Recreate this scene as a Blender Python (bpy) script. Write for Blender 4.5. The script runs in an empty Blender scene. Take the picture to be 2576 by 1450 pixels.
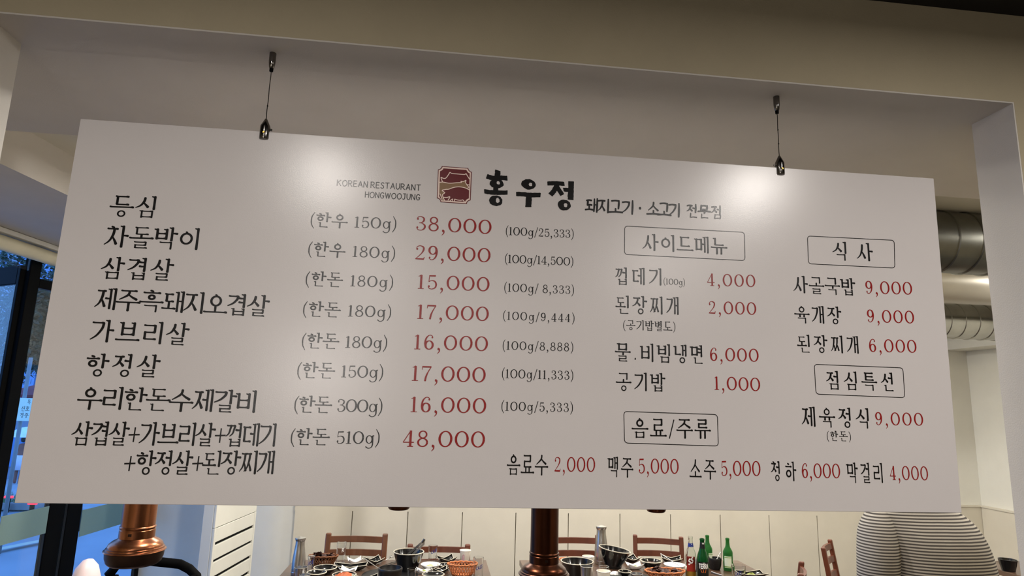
import bpy, bmesh, math, random
from mathutils import Vector, Matrix
random.seed(7)
PI=math.pi
sc=bpy.context.scene
COL=sc.collection

# ---------------- camera ----------------
CAMPOS=Vector((0,0,1.75)); FPX=1600.0
RGT=Vector((0.992736,-0.116924,0.028350)); FWD=Vector((0.109957,0.977384,0.180638)); DWN=Vector((0.048830,0.176209,-0.983141))
cd=bpy.data.cameras.new('camera'); cam=bpy.data.objects.new('camera',cd); COL.objects.link(cam)
cd.sensor_width=36; cd.lens=FPX/2576*36; cd.clip_start=.05; cd.clip_end=300
m=Matrix((RGT,-DWN,-FWD)).transposed().to_4x4(); m.translation=CAMPOS; cam.matrix_world=m
sc.camera=cam
# ---------------- world: dusk sky ----------------
W=bpy.data.worlds.new('dusk_sky'); sc.world=W; W.use_nodes=True
nt=W.node_tree; bg=nt.nodes['Background']
tc=nt.nodes.new('ShaderNodeTexCoord'); sp=nt.nodes.new('ShaderNodeSeparateXYZ'); rp=nt.nodes.new('ShaderNodeValToRGB')
nt.links.new(tc.outputs['Generated'],sp.inputs[0]); nt.links.new(sp.outputs['Z'],rp.inputs['Fac']); nt.links.new(rp.outputs['Color'],bg.inputs['Color'])
rp.color_ramp.elements[0].color=(.20,.45,1.0,1); rp.color_ramp.elements[0].position=0
rp.color_ramp.elements[1].color=(.10,.28,.85,1); rp.color_ramp.elements[1].position=.8
bg.inputs['Strength'].default_value=1.15
# ---------------- exposure ----------------
vs=sc.view_settings; vs.view_transform='Standard'; vs.look='None'; vs.gamma=1; vs.use_curve_mapping=False; vs.exposure=1.53
sc.display_settings.display_device='sRGB'
# ---------------- ceiling lamps' light (each lamp body is built further down at the same place) ----------------
def area(x,y,z,r,power,color,rot=(0,0,0)):
    l=bpy.data.lights.new('downlight_glow','AREA'); l.shape='DISK'; l.size=r; l.energy=power; l.color=color
    o=bpy.data.objects.new('downlight_glow',l); o.location=(x,y,z); o.rotation_euler=rot; COL.objects.link(o); return o
WARM=(1,.945,.89); NEUT=(1,.96,.89)
FRONT_LAMPS=[(-.56,.10,2.83,6),(1.43,.30,2.83,7),(1.5,-1.25,2.83,9),(-.6,-2.2,2.83,12),(.45,-4.6,2.83,14)]
REAR_LAMPS=[(.15,3.75,2.74,10.0),(1.35,4.75,2.74,11.2),(-.6,4.9,2.74,5.0),(2.6,4.95,2.74,11.2),(3.9,3.3,2.74,10.0),(1.4,2.45,2.74,3.8),(3.1,2.4,2.74,5.0),(-.45,2.62,2.74,11)]  # the final lamp is unseen, added to light the right jamb from the left
for x,y,z,p in FRONT_LAMPS: area(x,y,z-.035,.14,p,WARM)
for x,y,z,p in REAR_LAMPS: area(x,y,z-.035,.12,p,NEUT)

PENDANT=(-.90,-2.1,1.95)
l=bpy.data.lights.new('pendant_glow','POINT'); l.energy=23; l.color=WARM; l.shadow_soft_size=.11; o=bpy.data.objects.new('pendant_glow',l); o.location=PENDANT; COL.objects.link(o)
# ---------------- helpers ----------------
def lin(c): c/=255; return c/12.92 if c<=.04045 else ((c+.055)/1.055)**2.4
def rgb(r,g,b): return (lin(r),lin(g),lin(b),1)
MATS={}
def mat(name,col,rough=.5,metal=0,spec=.5,noise=.06,scale=8,bump=0,bscale=60,trans=0,ior=1.45,emit=None,estr=0,coat=0,stretch=None):
    if name in MATS: return MATS[name]
    m=bpy.data.materials.new(name); m.use_nodes=True; t=m.node_tree; b=t.nodes['Principled BSDF']
    b.inputs['Roughness'].default_value=rough; b.inputs['Metallic'].default_value=metal; b.inputs['Specular IOR Level'].default_value=spec
    b.inputs['IOR'].default_value=ior; b.inputs['Coat Weight'].default_value=coat
    c=t.nodes.new('ShaderNodeTexCoord'); mp=t.nodes.new('ShaderNodeMapping'); t.links.new(c.outputs['Object'],mp.inputs[0])
    if stretch: mp.inputs['Scale'].default_value=stretch
    n=t.nodes.new('ShaderNodeTexNoise'); n.inputs['Scale'].default_value=scale; n.inputs['Detail'].default_value=4; t.links.new(mp.outputs[0],n.inputs['Vector'])
    r=t.nodes.new('ShaderNodeValToRGB'); r.color_ramp.elements[0].position=.3; r.color_ramp.elements[1].position=.7
    r.color_ramp.elements[0].color=tuple(max(0,x*(1-noise)) for x in col[:3])+(1,); r.color_ramp.elements[1].color=tuple(min(1,x*(1+noise)) for x in col[:3])+(1,)
    t.links.new(n.outputs['Fac'],r.inputs['Fac']); t.links.new(r.outputs['Color'],b.inputs['Base Color'])
    if trans: b.inputs['Transmission Weight'].default_value=trans
    if emit: b.inputs['Emission Color'].default_value=emit; b.inputs['Emission Strength'].default_value=estr
    if bump:
        n2=t.nodes.new('ShaderNodeTexNoise'); n2.inputs['Scale'].default_value=bscale; n2.inputs['Detail'].default_value=3; t.links.new(mp.outputs[0],n2.inputs['Vector'])
        bp=t.nodes.new('ShaderNodeBump'); bp.inputs['Strength'].default_value=bump; bp.inputs['Distance'].default_value=.002
        t.links.new(n2.outputs['Fac'],bp.inputs['Height']); t.links.new(bp.outputs[0],b.inputs['Normal'])
    MATS[name]=m; return m

class MB:
    def __init__(s): s.v=[]; s.f=[]
    def add(s,vs,fs): o=len(s.v); s.v+=[tuple(v) for v in vs]; s.f+=[tuple(i+o for i in f) for f in fs]; return s
    def box(s,a,b,rz=0,about=None):
        (x0,y0,z0),(x1,y1,z1)=a,b
        vs=[Vector(p) for p in ((x0,y0,z0),(x1,y0,z0),(x1,y1,z0),(x0,y1,z0),(x0,y0,z1),(x1,y0,z1),(x1,y1,z1),(x0,y1,z1))]
        if rz:
            c=Vector(about or ((x0+x1)/2,(y0+y1)/2,0)); R=Matrix.Rotation(rz,3,'Z'); vs=[R@(v-c)+c for v in vs]
        return s.add(vs,[(0,3,2,1),(4,5,6,7),(0,1,5,4),(1,2,6,5),(2,3,7,6),(3,0,4,7)])
    def hexa(s,bot,top):  # two quads, each listed anticlockwise seen from above
        return s.add(list(bot)+list(top),[(0,3,2,1),(4,5,6,7),(0,1,5,4),(1,2,6,5),(2,3,7,6),(3,0,4,7)])
    def lathe(s,prof,c=(0,0,0),n=32,sx=1,sy=1,M=None,cap0=False,cap1=False):
        vs=[]
        for r,z in prof:
            for k in range(n):
                a=2*PI*k/n; p=Vector((r*math.cos(a)*sx,r*math.sin(a)*sy,z))
                if M: p=M@p
                vs.append(p+Vector(c))
        fs=[]
        for i in range(len(prof)-1):
            for k in range(n):
                k2=(k+1)%n; fs.append((i*n+k,i*n+k2,(i+1)*n+k2,(i+1)*n+k))
        if cap0: fs.append(tuple(reversed(range(n))))
        if cap1: fs.append(tuple(range((len(prof)-1)*n,len(prof)*n)))
        return s.add(vs,fs)
    def tube(s,pts,r,n=8,caps=True):
        pts=[Vector(p) for p in pts]; rs=r if isinstance(r,(list,tuple)) else [r]*len(pts)
        vs=[];up=None
        for i,p in enumerate(pts):
            d=(pts[min(i+1,len(pts)-1)]-pts[max(i-1,0)]).normalized()
            if up is None:
                up=Vector((0,0,1)) if abs(d.z)<.9 else Vector((1,0,0))
            a=d.cross(up).normalized(); b=a.cross(d).normalized(); up=b
            for k in range(n):
                t=2*PI*k/n; vs.append(p+(a*math.cos(t)+b*math.sin(t))*rs[i])
        fs=[]
        for i in range(len(pts)-1):
            for k in range(n):
                k2=(k+1)%n; fs.append((i*n+k,i*n+k2,(i+1)*n+k2,(i+1)*n+k))
        if caps: fs.append(tuple(reversed(range(n)))); fs.append(tuple(range((len(pts)-1)*n,len(pts)*n)))
        return s.add(vs,fs)
    def obj(s,name,m,parent=None,smooth=False,bevel=0,loc=None):
        me=bpy.data.meshes.new(name); me.from_pydata(s.v,[],s.f); me.update()
        bm=bmesh.new(); bm.from_mesh(me); bmesh.ops.recalc_face_normals(bm,faces=bm.faces); bm.to_mesh(me); bm.free()
        o=bpy.data.objects.new(name,me); COL.objects.link(o)
        if m: me.materials.append(m)
        if parent: o.parent=parent
        if loc: o.location=loc
        if smooth:
            for p in me.polygons: p.use_smooth=True
            if smooth!='all':
                e=o.modifiers.new('edges','EDGE_SPLIT'); e.split_angle=math.radians(40)
        if bevel:
            b=o.modifiers.new('bevel','BEVEL'); b.width=bevel; b.segments=2; b.limit_method='ANGLE'
        return o
def flat(name,v,f,m,parent=None):   # keeps the face order as written (printed marks)
    me=bpy.data.meshes.new(name); me.from_pydata(v,[],f); me.update(); me.materials.append(m)
    o=bpy.data.objects.new(name,me); COL.objects.link(o)
    if parent: o.parent=parent
    return o
def thing(name,label,cat,loc=(0,0,0),rz=0,group=None):
    o=bpy.data.objects.new(name,None); COL.objects.link(o); o.empty_display_size=.1
    o.location=loc; o.rotation_euler=(0,0,rz); return tag(o,label,cat,group)
def tag(o,label,cat,group=None,kind=None):
    o['label']=label; o['category']=cat
    if group: o['group']=group
    if kind: o['kind']=kind
    return o
def struct(o): o['kind']='structure'; return o
def dup(root,loc=None,rz=None,label=None,group=None,scale=None):
    r=root.copy(); COL.objects.link(r)
    if loc is not None: r.location=loc
    if rz is not None: r.rotation_euler=(0,0,rz)
    if scale: r.scale=scale
    if label: r['label']=label
    if group: r['group']=group
    for ch in list(root.children):
        c=ch.copy(); COL.objects.link(c); c.parent=r
        for g in list(ch.children):
            d=g.copy(); COL.objects.link(d); d.parent=c
    return r
def ray(x,y): return RGT*((x-1288)/FPX)+DWN*((y-725)/FPX)+FWD
def onz(x,y,z): d=ray(x,y); return CAMPOS+d*((z-CAMPOS.z)/d.z)
def ony(x,y,Y): d=ray(x,y); return CAMPOS+d*(Y/d.y)

# ---------------- materials ----------------
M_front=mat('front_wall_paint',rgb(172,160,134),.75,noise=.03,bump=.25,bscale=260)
M_soff=mat('soffit_paint',rgb(204,198,190),.7,noise=.02,bump=.2,bscale=260)
M_rear=mat('rear_wall_paint',rgb(226,224,215),.7,noise=.02,bump=.15,bscale=200)
M_wains=mat('shaded_wainscot_paint',rgb(214,207,191),.6,noise=.02,bump=.1,bscale=200)  # rear wall's paint greyed: weaker light below the ledge put into the colour
M_ceil=mat('ceiling_paint',rgb(222,218,206),.8,noise=.02)
M_dark=mat('dark_ceiling_paint',rgb(34,31,28),.8)
M_floor=mat('floor_tile',rgb(54,47,42),.4,noise=.12,scale=3)
M_frame=mat('black_aluminium',rgb(7,7,7),.6,spec=.06)
M_board=mat('sign_board_white',rgb(208,202,200),.27,spec=.6,noise=.012,scale=5,bump=.055,bscale=420)
M_ink=mat('sign_ink_black',rgb(14,12,12),.27,spec=.6,noise=.05,bump=.055,bscale=420)
M_red=mat('sign_ink_red',rgb(142,24,24),.27,spec=.6,noise=.04,bump=.055,bscale=420)
M_maroon=mat('emblem_maroon',rgb(96,18,24),.36,noise=.04)
M_cream=mat('emblem_cream',rgb(232,208,196),.36,noise=.02)
M_tan=mat('emblem_tan',rgb(134,104,74),.36,noise=.04)
M_steel=mat('brushed_steel',rgb(190,188,184),.28,metal=1,noise=.08,scale=40,stretch=(1,1,.05))
M_chrome=mat('dark_chrome',rgb(120,116,112),.16,metal=1)
M_galv=mat('galvanised_steel',rgb(112,112,106),.36,metal=1,noise=.14,scale=9)
M_copperd=mat('aged_copper_brown',rgb(74,42,28),.28,metal=1,noise=.35,scale=14,stretch=(1,1,.25))
M_copper=mat('worn_copper',rgb(150,96,66),.27,metal=1,noise=.35,scale=16,stretch=(1,1,.35))
M_cup=mat('burnt_copper_cup',rgb(52,34,26),.45,metal=.7,noise=.3,scale=18)
M_wood=mat('brown_stained_wood',rgb(104,62,36),.4,noise=.22,scale=12,stretch=(1,1,.12),coat=.2)
M_woodd=mat('red_brown_wood',rgb(98,50,31),.4,noise=.2,scale=12,stretch=(1,1,.12),coat=.2)
M_table=mat('dark_table_wood',rgb(88,66,52),.32,noise=.25,scale=6,stretch=(.2,1,1),coat=.2)
M_black=mat('black_glazed_ceramic',rgb(14,14,15),.16,spec=.6,coat=.3)
M_rim=mat('pale_glaze_rim',rgb(196,188,170),.35,noise=.1)
M_stone=mat('black_stoneware',rgb(22,21,21),.42,noise=.2,scale=30)
M_white=mat('white_porcelain',rgb(238,236,232),.2,coat=.3,noise=.01)
M_paper=mat('paper_cup_white',rgb(240,234,222),.7,noise=.02)
M_blue=mat('print_blue',rgb(34,50,130),.4)
M_pink=mat('print_pink',rgb(200,140,160),.5)
M_glass=mat('clear_glass',(.96,.97,.97,1),.02,trans=1,ior=1.35,noise=0)
M_green=mat('green_bottle_glass',rgb(78,160,84),.05,trans=.75,ior=1.3,noise=.03)
M_greend=mat('dark_green_bottle_glass',rgb(22,104,48),.06,trans=.6,ior=1.3,noise=.03)
M_clearb=mat('clear_bottle_glass',(.93,.96,.93,1),.03,trans=1,ior=1.3,noise=0)
M_wick=mat('orange_wicker',rgb(186,112,66),.55,noise=.18,scale=40)
M_wickd=mat('brown_wicker',rgb(120,72,40),.6,noise=.2,scale=40)
M_leaf=mat('wilted_red_lettuce',rgb(62,34,28),.6,noise=.5,scale=50)
M_lgreen=mat('pale_green_leaf',rgb(150,160,80),.6,noise=.3,scale=50)
M_kimchi=mat('kimchi_orange',rgb(178,88,44),.5,noise=.3,scale=60)
M_garlic=mat('garlic_cream',rgb(224,196,140),.5,noise=.1)
M_label=mat('label_white',rgb(222,230,206),.5)
M_labelg=mat('label_green',rgb(120,160,70),.5)
M_lred=mat('label_red',rgb(150,40,28),.4)
M_lblack=mat('label_black',rgb(14,18,16),.4)
M_lwhite=mat('lettering_white',rgb(236,236,232),.5)
M_beer=mat('amber_beer',rgb(206,160,60),.05,trans=.8,ior=1.33,noise=0)
M_asph=mat('wet_asphalt',rgb(140,146,150),.55,noise=.12,scale=1.3)
M_line=mat('road_paint',rgb(190,186,160),.6)
M_groove=mat('groove_dark',rgb(150,142,124),.8)
M_lamp=mat('lamp_diffuser',(1,.93,.8,1),.4,emit=(1,.88,.7,1),estr=8,noise=0)
# ---------------- room shell ----------------
XL,XR,YF,YJ,YS,YB=-1.07,1.523,1.444,1.58,2.172,5.5
ZS,ZC,ZF=2.6,2.78,2.864
b=MB(); b.box((-3.6,YF,0),(XL,YJ,ZF)); b.box((XR,YF,0),(4.97,YJ,ZF)); b.box((XL,YF,ZS),(XR,YJ,ZF))
struct(b.obj('wall_front',M_front))
b=MB(); b.box((XL,YF+.0005,0),(XL+.004,YJ,ZS)); struct(b.obj('trim_6',M_soff)); struct(MB().box((XR-.004,YF+.0005,0),(XR,YJ,ZS)).obj('trim_7',M_soff)); struct(MB().box((XL+.004,YF+.0005,ZS-.004),(XR-.004,YJ,ZS)).obj('trim_8',M_soff))
struct(MB().box((-3.0,YJ,ZS),(4.97,YS,ZF)).obj('trim_1',M_soff))          # deep beam soffit behind the opening
struct(MB().box((-3.0,YS,ZC),(5.1,5.7,ZC+.08)).obj('ceiling',M_ceil))
struct(MB().box((-3.6,-7.2,ZF),(4.97,YF,ZF+.06)).obj('ceiling_front',M_dark))
struct(MB().box((-3.6,-7.2,-.1),(4.97,5.6,0)).obj('floor',M_floor))
struct(MB().box((-3.7,-7.2,0),(-3.6,YJ,ZF)).obj('wall_left_front',M_front))
struct(MB().box((4.97,-7.2,0),(5.07,YF,ZF)).obj('wall_right_front',M_front))
struct(MB().box((-3.7,-7.3,0),(5.07,-7.2,ZF)).obj('wall_entrance',M_front))
struct(MB().box((-2.23,YB,0),(5.07,YB+.12,ZC)).obj('wall_back',M_rear))
struct(MB().box((4.97,YF,0),(5.09,YB,ZC)).obj('wall_right',M_rear))
# window wall runs at a slight angle
TH=math.radians(6.8); U=Vector((math.sin(TH),math.cos(TH),0)); N=Vector((U.y,-U.x,0)); P0=Vector((-2.403,3.918,0))
def wl(s,d,z): p=P0+U*s+N*d; return Vector((p.x,p.y,z))      # s along the glass, d into the room
def wbox(mb,s0,s1,d0,d1,z0,z1):
    return mb.hexa([wl(s0,d0,z0),wl(s0,d1,z0),wl(s1,d1,z0),wl(s1,d0,z0)],[wl(s0,d0,z1),wl(s0,d1,z1),wl(s1,d1,z1),wl(s1,d0,z1)])
b=MB(); wbox(b,-2.45,-.95,-.1,.05,0,ZC); wbox(b,-.95,1.62,-.1,.05,ZS,ZC); struct(b.obj('wall_left',M_rear))
b=MB(); b.hexa([(-2.9,YS,ZS),(-1.735,YS,ZS),(-1.339,YB,ZS),(-2.3,YB,ZS)],[(-2.9,YS,ZC),(-1.735,YS,ZC),(-1.339,YB,ZC),(-2.3,YB,ZC)])
struct(b.obj('trim_2',M_soff))                                             # bulkhead above the windows
# wainscot boards
GX=[-.623+.442*k for k in range(-1,13)]
b=MB(); xs=[-1.075]+[x for x in GX if -1.0<x<4.9]+[4.95]
for x0,x1 in zip(xs,xs[1:]): b.box((x0+.0035,YB-.026,.1),(x1-.0035,YB-.002,.871))
b.box((-1.075,YB-.026,.871),(4.95,YB-.002,.96)); b.box((-1.075,YB-.034,.96),(4.95,YB-.002,.975)); b.box((-1.075,YB-.03,0),(4.95,YB-.002,.1))
b.box((4.938,2.5,0),(4.968,YB-.03,.96)); b.box((4.93,2.5,.96),(4.968,YB-.03,.975))
struct(b.obj('trim_3',M_wains))
struct(MB().box((-1.075,YB-.004,.1),(4.95,YB-.001,.871)).obj('trim_4',M_groove))
struct(MB().box((4.72,3.9,2.37),(4.968,YB-.005,ZC-.002)).obj('trim_5',M_rear))      # boxed corner on the right wall
# windows
b=MB()
for s0,s1 in ((.03,.115),(.500,.640),(.672,.812)): wbox(b,s0,s1,-.03,.008,0,ZS)
wbox(b,.118,.492,-.02,.006,2.355,2.412); wbox(b,.118,.492,-.02,.006,0,.09); wbox(b,.118,.492,-.02,.006,2.55,ZS)
wbox(b,.816,1.6,-.02,.006,0,.09); wbox(b,.816,1.6,-.02,.006,2.53,ZS); wbox(b,1.54,1.6,-.02,.006,.09,2.53); wbox(b,-.95,.02,-.02,.006,2.55,ZS)
win=struct(b.obj('window_1',M_frame,bevel=.004))
def glassmat():
    m=bpy.data.materials.new('window_glass'); m.use_nodes=True; t=m.node_tree; t.nodes.clear(); N_=t.nodes.new
    o=N_('ShaderNodeOutputMaterial'); x=N_('ShaderNodeMixShader'); a=N_('ShaderNodeBsdfTransparent'); g=N_('ShaderNodeBsdfGlossy'); ge=N_('ShaderNodeNewGeometry')
    a.inputs[0].default_value=(.93,.97,.97,1); g.inputs['Roughness'].default_value=.02
    d=N_('ShaderNodeVectorMath'); d.operation='DOT_PRODUCT'; ab=N_('ShaderNodeMath'); ab.operation='ABSOLUTE'; su=N_('ShaderNodeMath'); su.operation='SUBTRACT'; su.inputs[0].default_value=1
    po=N_('ShaderNodeMath'); po.operation='POWER'; po.inputs[1].default_value=5; mr=N_('ShaderNodeMapRange'); mr.inputs[3].default_value=.03; mr.inputs[4].default_value=.9
    L=t.links.new; L(ge.outputs['Normal'],d.inputs[0]); L(ge.outputs['Incoming'],d.inputs[1]); L(d.outputs['Value'],ab.inputs[0]); L(ab.outputs[0],su.inputs[1]); L(su.outputs[0],po.inputs[0]); L(po.outputs[0],mr.inputs[0])
    L(mr.outputs[0],x.inputs[0]); L(a.outputs[0],x.inputs[1]); L(g.outputs[0],x.inputs[2]); L(x.outputs[0],o.inputs[0]); return m
M_pane=glassmat()
def frost():
    m=bpy.data.materials.new('frosted_film'); m.use_nodes=True; t=m.node_tree; b=t.nodes['Principled BSDF']; o=t.nodes['Material Output']
    b.inputs['Base Color'].default_value=rgb(170,196,190); b.inputs['Roughness'].default_value=.6
    x=t.nodes.new('ShaderNodeMixShader'); a=t.nodes.new('ShaderNodeBsdfTranslucent'); a.inputs[0].default_value=rgb(150,176,160); x.inputs[0].default_value=.5
    n=t.nodes.new('ShaderNodeTexNoise'); n.inputs['Scale'].default_value=25; mr=t.nodes.new('ShaderNodeMapRange'); mr.inputs[3].default_value=.45; mr.inputs[4].default_value=.6
    t.links.new(n.outputs['Fac'],mr.inputs[0]); t.links.new(mr.outputs[0],x.inputs[0]); t.links.new(b.outputs[0],x.inputs[1]); t.links.new(a.outputs[0],x.inputs[2]); t.links.new(x.outputs[0],o.inputs[0]); return m
M_frost=frost()
for s0,s1,z0,z1 in ((.118,.492,.09,2.355),(.118,.492,2.412,2.55),(.816,1.54,.09,2.53),(.645,.668,0,ZS),(-.95,.02,2.44,2.55)):
    wbox(MB(),s0,s1,-.006,.006,z0,z1).obj('pane',M_pane,win)
for s0,s1,z0,z1 in ((.118,.492,.895,1.055),(.816,1.54,.81,.98)):
    wbox(MB(),s0,s1,.008,.010,z0,z1).obj('frosted_band',M_frost,win)
# open glass door leaf, swung outwards from the corner post
hd=Vector((-.84,.54,0)).normalized(); hn=Vector((hd.y,-hd.x,0)); H0=wl(.03,-.05,0)
def dbox(mb,s0,s1,d0,d1,z0,z1):
    q=lambda s,d,z:(H0.x+hd.x*s+hn.x*d,H0.y+hd.y*s+hn.y*d,z)
    return mb.hexa([q(s0,d0,z0),q(s1,d0,z0),q(s1,d1,z0),q(s0,d1,z0)],[q(s0,d0,z1),q(s1,d0,z1),q(s1,d1,z1),q(s0,d1,z1)])
b=MB()
for s0,s1,z0,z1 in ((-.03,.0,.02,2.47),(.87,.94,.02,2.47),(.0,.87,2.36,2.47),(.0,.87,.02,.12)): dbox(b,s0,s1,-.015,.015,z0,z1)
door=struct(b.obj('door_1',M_frame,bevel=.004)); dbox(MB(),.0,.87,-.005,.005,.12,2.36).obj('pane',M_pane,door)
dbox(MB(),.0,.87,.006,.008,.9,1.06).obj('frosted_band',M_frost,door)
# roller blind under the bulkhead
bl=thing('roller_blind','rolled up cream roller blind under the bulkhead above the left windows','blind',wl(-.9,.09,2.45))
wb=Vector(wl(-.9,.09,2.45))
MB().tube([wl(-.9,.09,2.527)-wb,wl(.262,.09,2.527)-wb],.040,20).obj('roll',mat('blind_fabric_cream',rgb(226,218,190),.8),bl,smooth=True)
b=MB(); wbox(b,-.9,.42,.05,.13,2.572,2.598); b.v=[tuple(Vector(v)-wb) for v in b.v]; b.obj('head_rail',mat('white_plastic',rgb(222,220,214),.4),bl,bevel=.003)
MB().tube([wl(.262,.09,2.527)-wb,wl(.30,.09,2.527)-wb],.026,16).obj('end_cap',mat('white_plastic',rgb(222,220,214),.4),bl,smooth=True)
b=MB(); wbox(b,.33,.40,.07,.11,2.49,2.57); b.v=[tuple(Vector(v)-wb) for v in b.v]; b.obj('bracket',mat('white_plastic',rgb(222,220,214),.4),bl,bevel=.003)
# louvred white cabinet against the left wall
cb=thing('louvered_cabinet','tall white cabinet with dark horizontal louvre slots by the left wall','cabinet',(-1.40,4.93,0),-TH)
Mw=mat('cabinet_white',rgb(226,224,214),.45,noise=.02)
MB().box((-.045,-.345,0),(.025,.345,1.95)).obj('body',Mw,cb,bevel=.004)
MB().box((.024,-.33,.1),(.029,.33,1.9)).obj('slot_backing',M_frame,cb)
z=.12
zs=[.137,.247,.357,.467,.578,.688,.795]
for k,z0 in enumerate(zs): MB().box((.026,-.315,z0-.101),(.042,.315,z0-.012)).obj('slat',Mw,cb,bevel=.003)
MB().box((.026,-.315,.803),(.042,.315,.893)).obj('slat',Mw,cb,bevel=.003)
MB().box((.026,-.345,.897),(.042,.345,1.95)).obj('upper_panel',Mw,cb,bevel=.003)
for y0,y1 in ((-.345,-.317),(.317,.345)): MB().box((.026,y0,0),(.043,y1,.895)).obj('stile',Mw,cb,bevel=.003)
# dark specks on the soffit
for x,y in ((-.631,1.517),(.029,1.475),(1.101,1.53)):
    tag(MB().lathe([(.001,-.0015),(.004,-.001),(.004,0)],(x,y,ZS),8).obj('screw_hole',M_frame),'tiny dark screw hole in the soffit '+('left of the left cable' if x<0 else 'between the two cables' if x<1 else 'right of the right cable'),'hole')
# ---------------- ventilation ducts ----------------
def duct(name,label,m,x0,x1,y,z,r,seam):
    prof=[(r,x0)]
    if seam:
        x=x0+seam
        while x<x1-.02: prof+=[(r,x-.007),(r+.005,x-.003),(r+.005,x+.003),(r,x+.007)]; x+=seam
    prof+=[(r,x1)]
    b=MB().lathe(prof,(0,0,0),48,M=Matrix.Rotation(PI/2,4,'Y'),cap0=True,cap1=True)
    o=b.obj(name,m,smooth=True); o.location=(0,y,z); return tag(o,label,'duct')
duct('ventilation_duct','large galvanised round duct with wide seams just under the ceiling beside the sign','' or M_galv,1.2,4.96,2.86,2.622,.155,.128)
duct('ventilation_duct','smooth plain round pipe running between the two seamed ducts',mat('smooth_pipe_grey',rgb(168,162,150),.36,metal=.5,noise=.04),1.2,4.96,3.72,2.610,.13,0)
duct('ventilation_duct','smaller shiny round duct with close seams, lowest and furthest of the three',mat('bright_galvanised',rgb(160,158,150),.24,metal=1,noise=.08,scale=12),1.85,4.71,4.54,2.499,.14,.12)
# spot lamp between the ducts
t=thing('spotlight','small white spotlight hanging between the ducts just behind the sign','lamp',(2.40,3.31,2.56))
MB().lathe([(.001,.06),(.03,.06),(.035,.05),(.035,-.04),(.03,-.045)],(0,0,0),20).obj('housing',mat('lamp_white',rgb(230,228,220),.4),t,smooth=True)
MB().lathe([(.001,-.043),(.031,-.043)],(0,0,0),20).obj('bulb',M_lamp,t)
MB().tube([(0,0,.06),(0,0,.218)],.008).obj('stem',mat('lamp_white',rgb(230,228,220),.4),t)
l=bpy.data.lights.new('spotlight_glow','POINT'); l.energy=9; l.color=(1,.88,.66); l.shadow_soft_size=.03; o=bpy.data.objects.new('spotlight_glow',l); o.location=(2.44,3.36,2.50); COL.objects.link(o)
# ceiling lamp bodies
for i,(x,y,z,p) in enumerate(FRONT_LAMPS+REAR_LAMPS):
    fr=i<len(FRONT_LAMPS)
    zt=ZF if fr else ZC
    t=thing('ceiling_downlight','round ceiling downlight '+('in the dark front ceiling' if fr else 'in the pale dining room ceiling'),'ceiling lamp',(x,y,zt),group='front downlights' if fr else 'dining room downlights')
    MB().lathe([(.05,-.001),(.085,-.001),(.095,-.012),(.085,-.03),(.074,-.032),(.074,-.005)],(0,0,0),24).obj('trim_ring',mat('lamp_white',rgb(230,228,220),.4),t,smooth=True)
    MB().lathe([(.001,-.006),(.073,-.006)],(0,0,0),24).obj('diffuser',M_lamp,t)

t=thing('pendant_lamp','round white pendant lamp hanging in the front room','pendant lamp',(PENDANT[0],PENDANT[1],ZF))
b=MB(); b.lathe([(.03*k2,z) for k2,z in ((.02,.0),(1,0),(1,-.03),(.02,-.03))],(0,0,0),20); b.obj('canopy',mat('lamp_white',rgb(230,228,220),.4),t,smooth=True)
MB().tube([(0,0,-.03),(0,0,PENDANT[2]-ZF+.15)],.004).obj('cord',M_frame,t)
MB().lathe([(.035,.16),(.05,.15),(.05,.13),(.03,.125)],(0,0,PENDANT[2]-ZF),20).obj('cap',M_frame,t,smooth=True)
MB().tube([(.16*math.cos(2*PI*k/24),.16*math.sin(2*PI*k/24),PENDANT[2]-ZF) for k in range(25)],.008,8,caps=False).obj('ring_shade',mat('lamp_white',rgb(230,228,220),.4),t,smooth='all')
for k in range(3): MB().tube([(.045*math.cos(2.1*k),.045*math.sin(2.1*k),PENDANT[2]-ZF+.14),(.16*math.cos(2.1*k),.16*math.sin(2.1*k),PENDANT[2]-ZF)],.004).obj('spoke',M_frame,t)
# ---------------- lettering ----------------
def ribbon(pts,ws,V,F,z,cap=True):
    """polyline with a width at every point -> flat strip with rounded ends, z = layer"""
    P=[Vector((p[0],p[1])) for p in pts]; n=len(P); vs=[]
    o=len(V)
    L=[];Rr=[]
    for i in range(n):
        d=(P[min(i+1,n-1)]-P[max(i-1,0)]); d=d.normalized() if d.length>1e-9 else Vector((1,0)); q=Vector((-d.y,d.x))
        L.append(P[i]+q*ws[i]/2); Rr.append(P[i]-q*ws[i]/2)
    for i,(a,b) in enumerate(zip(L,Rr)): vs+=[(a.x,a.y,z+i*4e-7),(b.x,b.y,z+i*4e-7)]
    V+=vs
    for i in range(n-1): F.append((o+2*i+1,o+2*i+3,o+2*i+2,o+2*i))
    if cap:
        for i,sg in ((0,-1),(n-1,1)):
            d=(P[min(i+1,n-1)]-P[max(i-1,0)]); d=d.normalized() if d.length>1e-9 else Vector((1,0)); q=Vector((-d.y,d.x)); w=ws[i]/2
            o2=len(V); 
            for k in range(7):
                a=PI*k/6; p=P[i]+q*w*math.cos(a)+d*sg*w*.75*math.sin(a); V.append((p.x,p.y,z+i*4e-7))
            F.append(tuple(range(o2,o2+7)) if sg<0 else tuple(range(o2+6,o2-1,-1)))
def spline(pts,n=7):
    P=[Vector(p) for p in pts]; out=[]
    for i in range(len(P)-1):
        a=P[max(i-1,0)];b=P[i];c=P[i+1];d=P[min(i+2,len(P)-1)]
        for k in range(n):
            t=k/n; out.append(.5*((2*b)+(c-a)*t+(2*a-5*b+4*c-d)*t*t+(3*b-a-3*c+d)*t**3))
    out.append(P[-1]); return out
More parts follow.
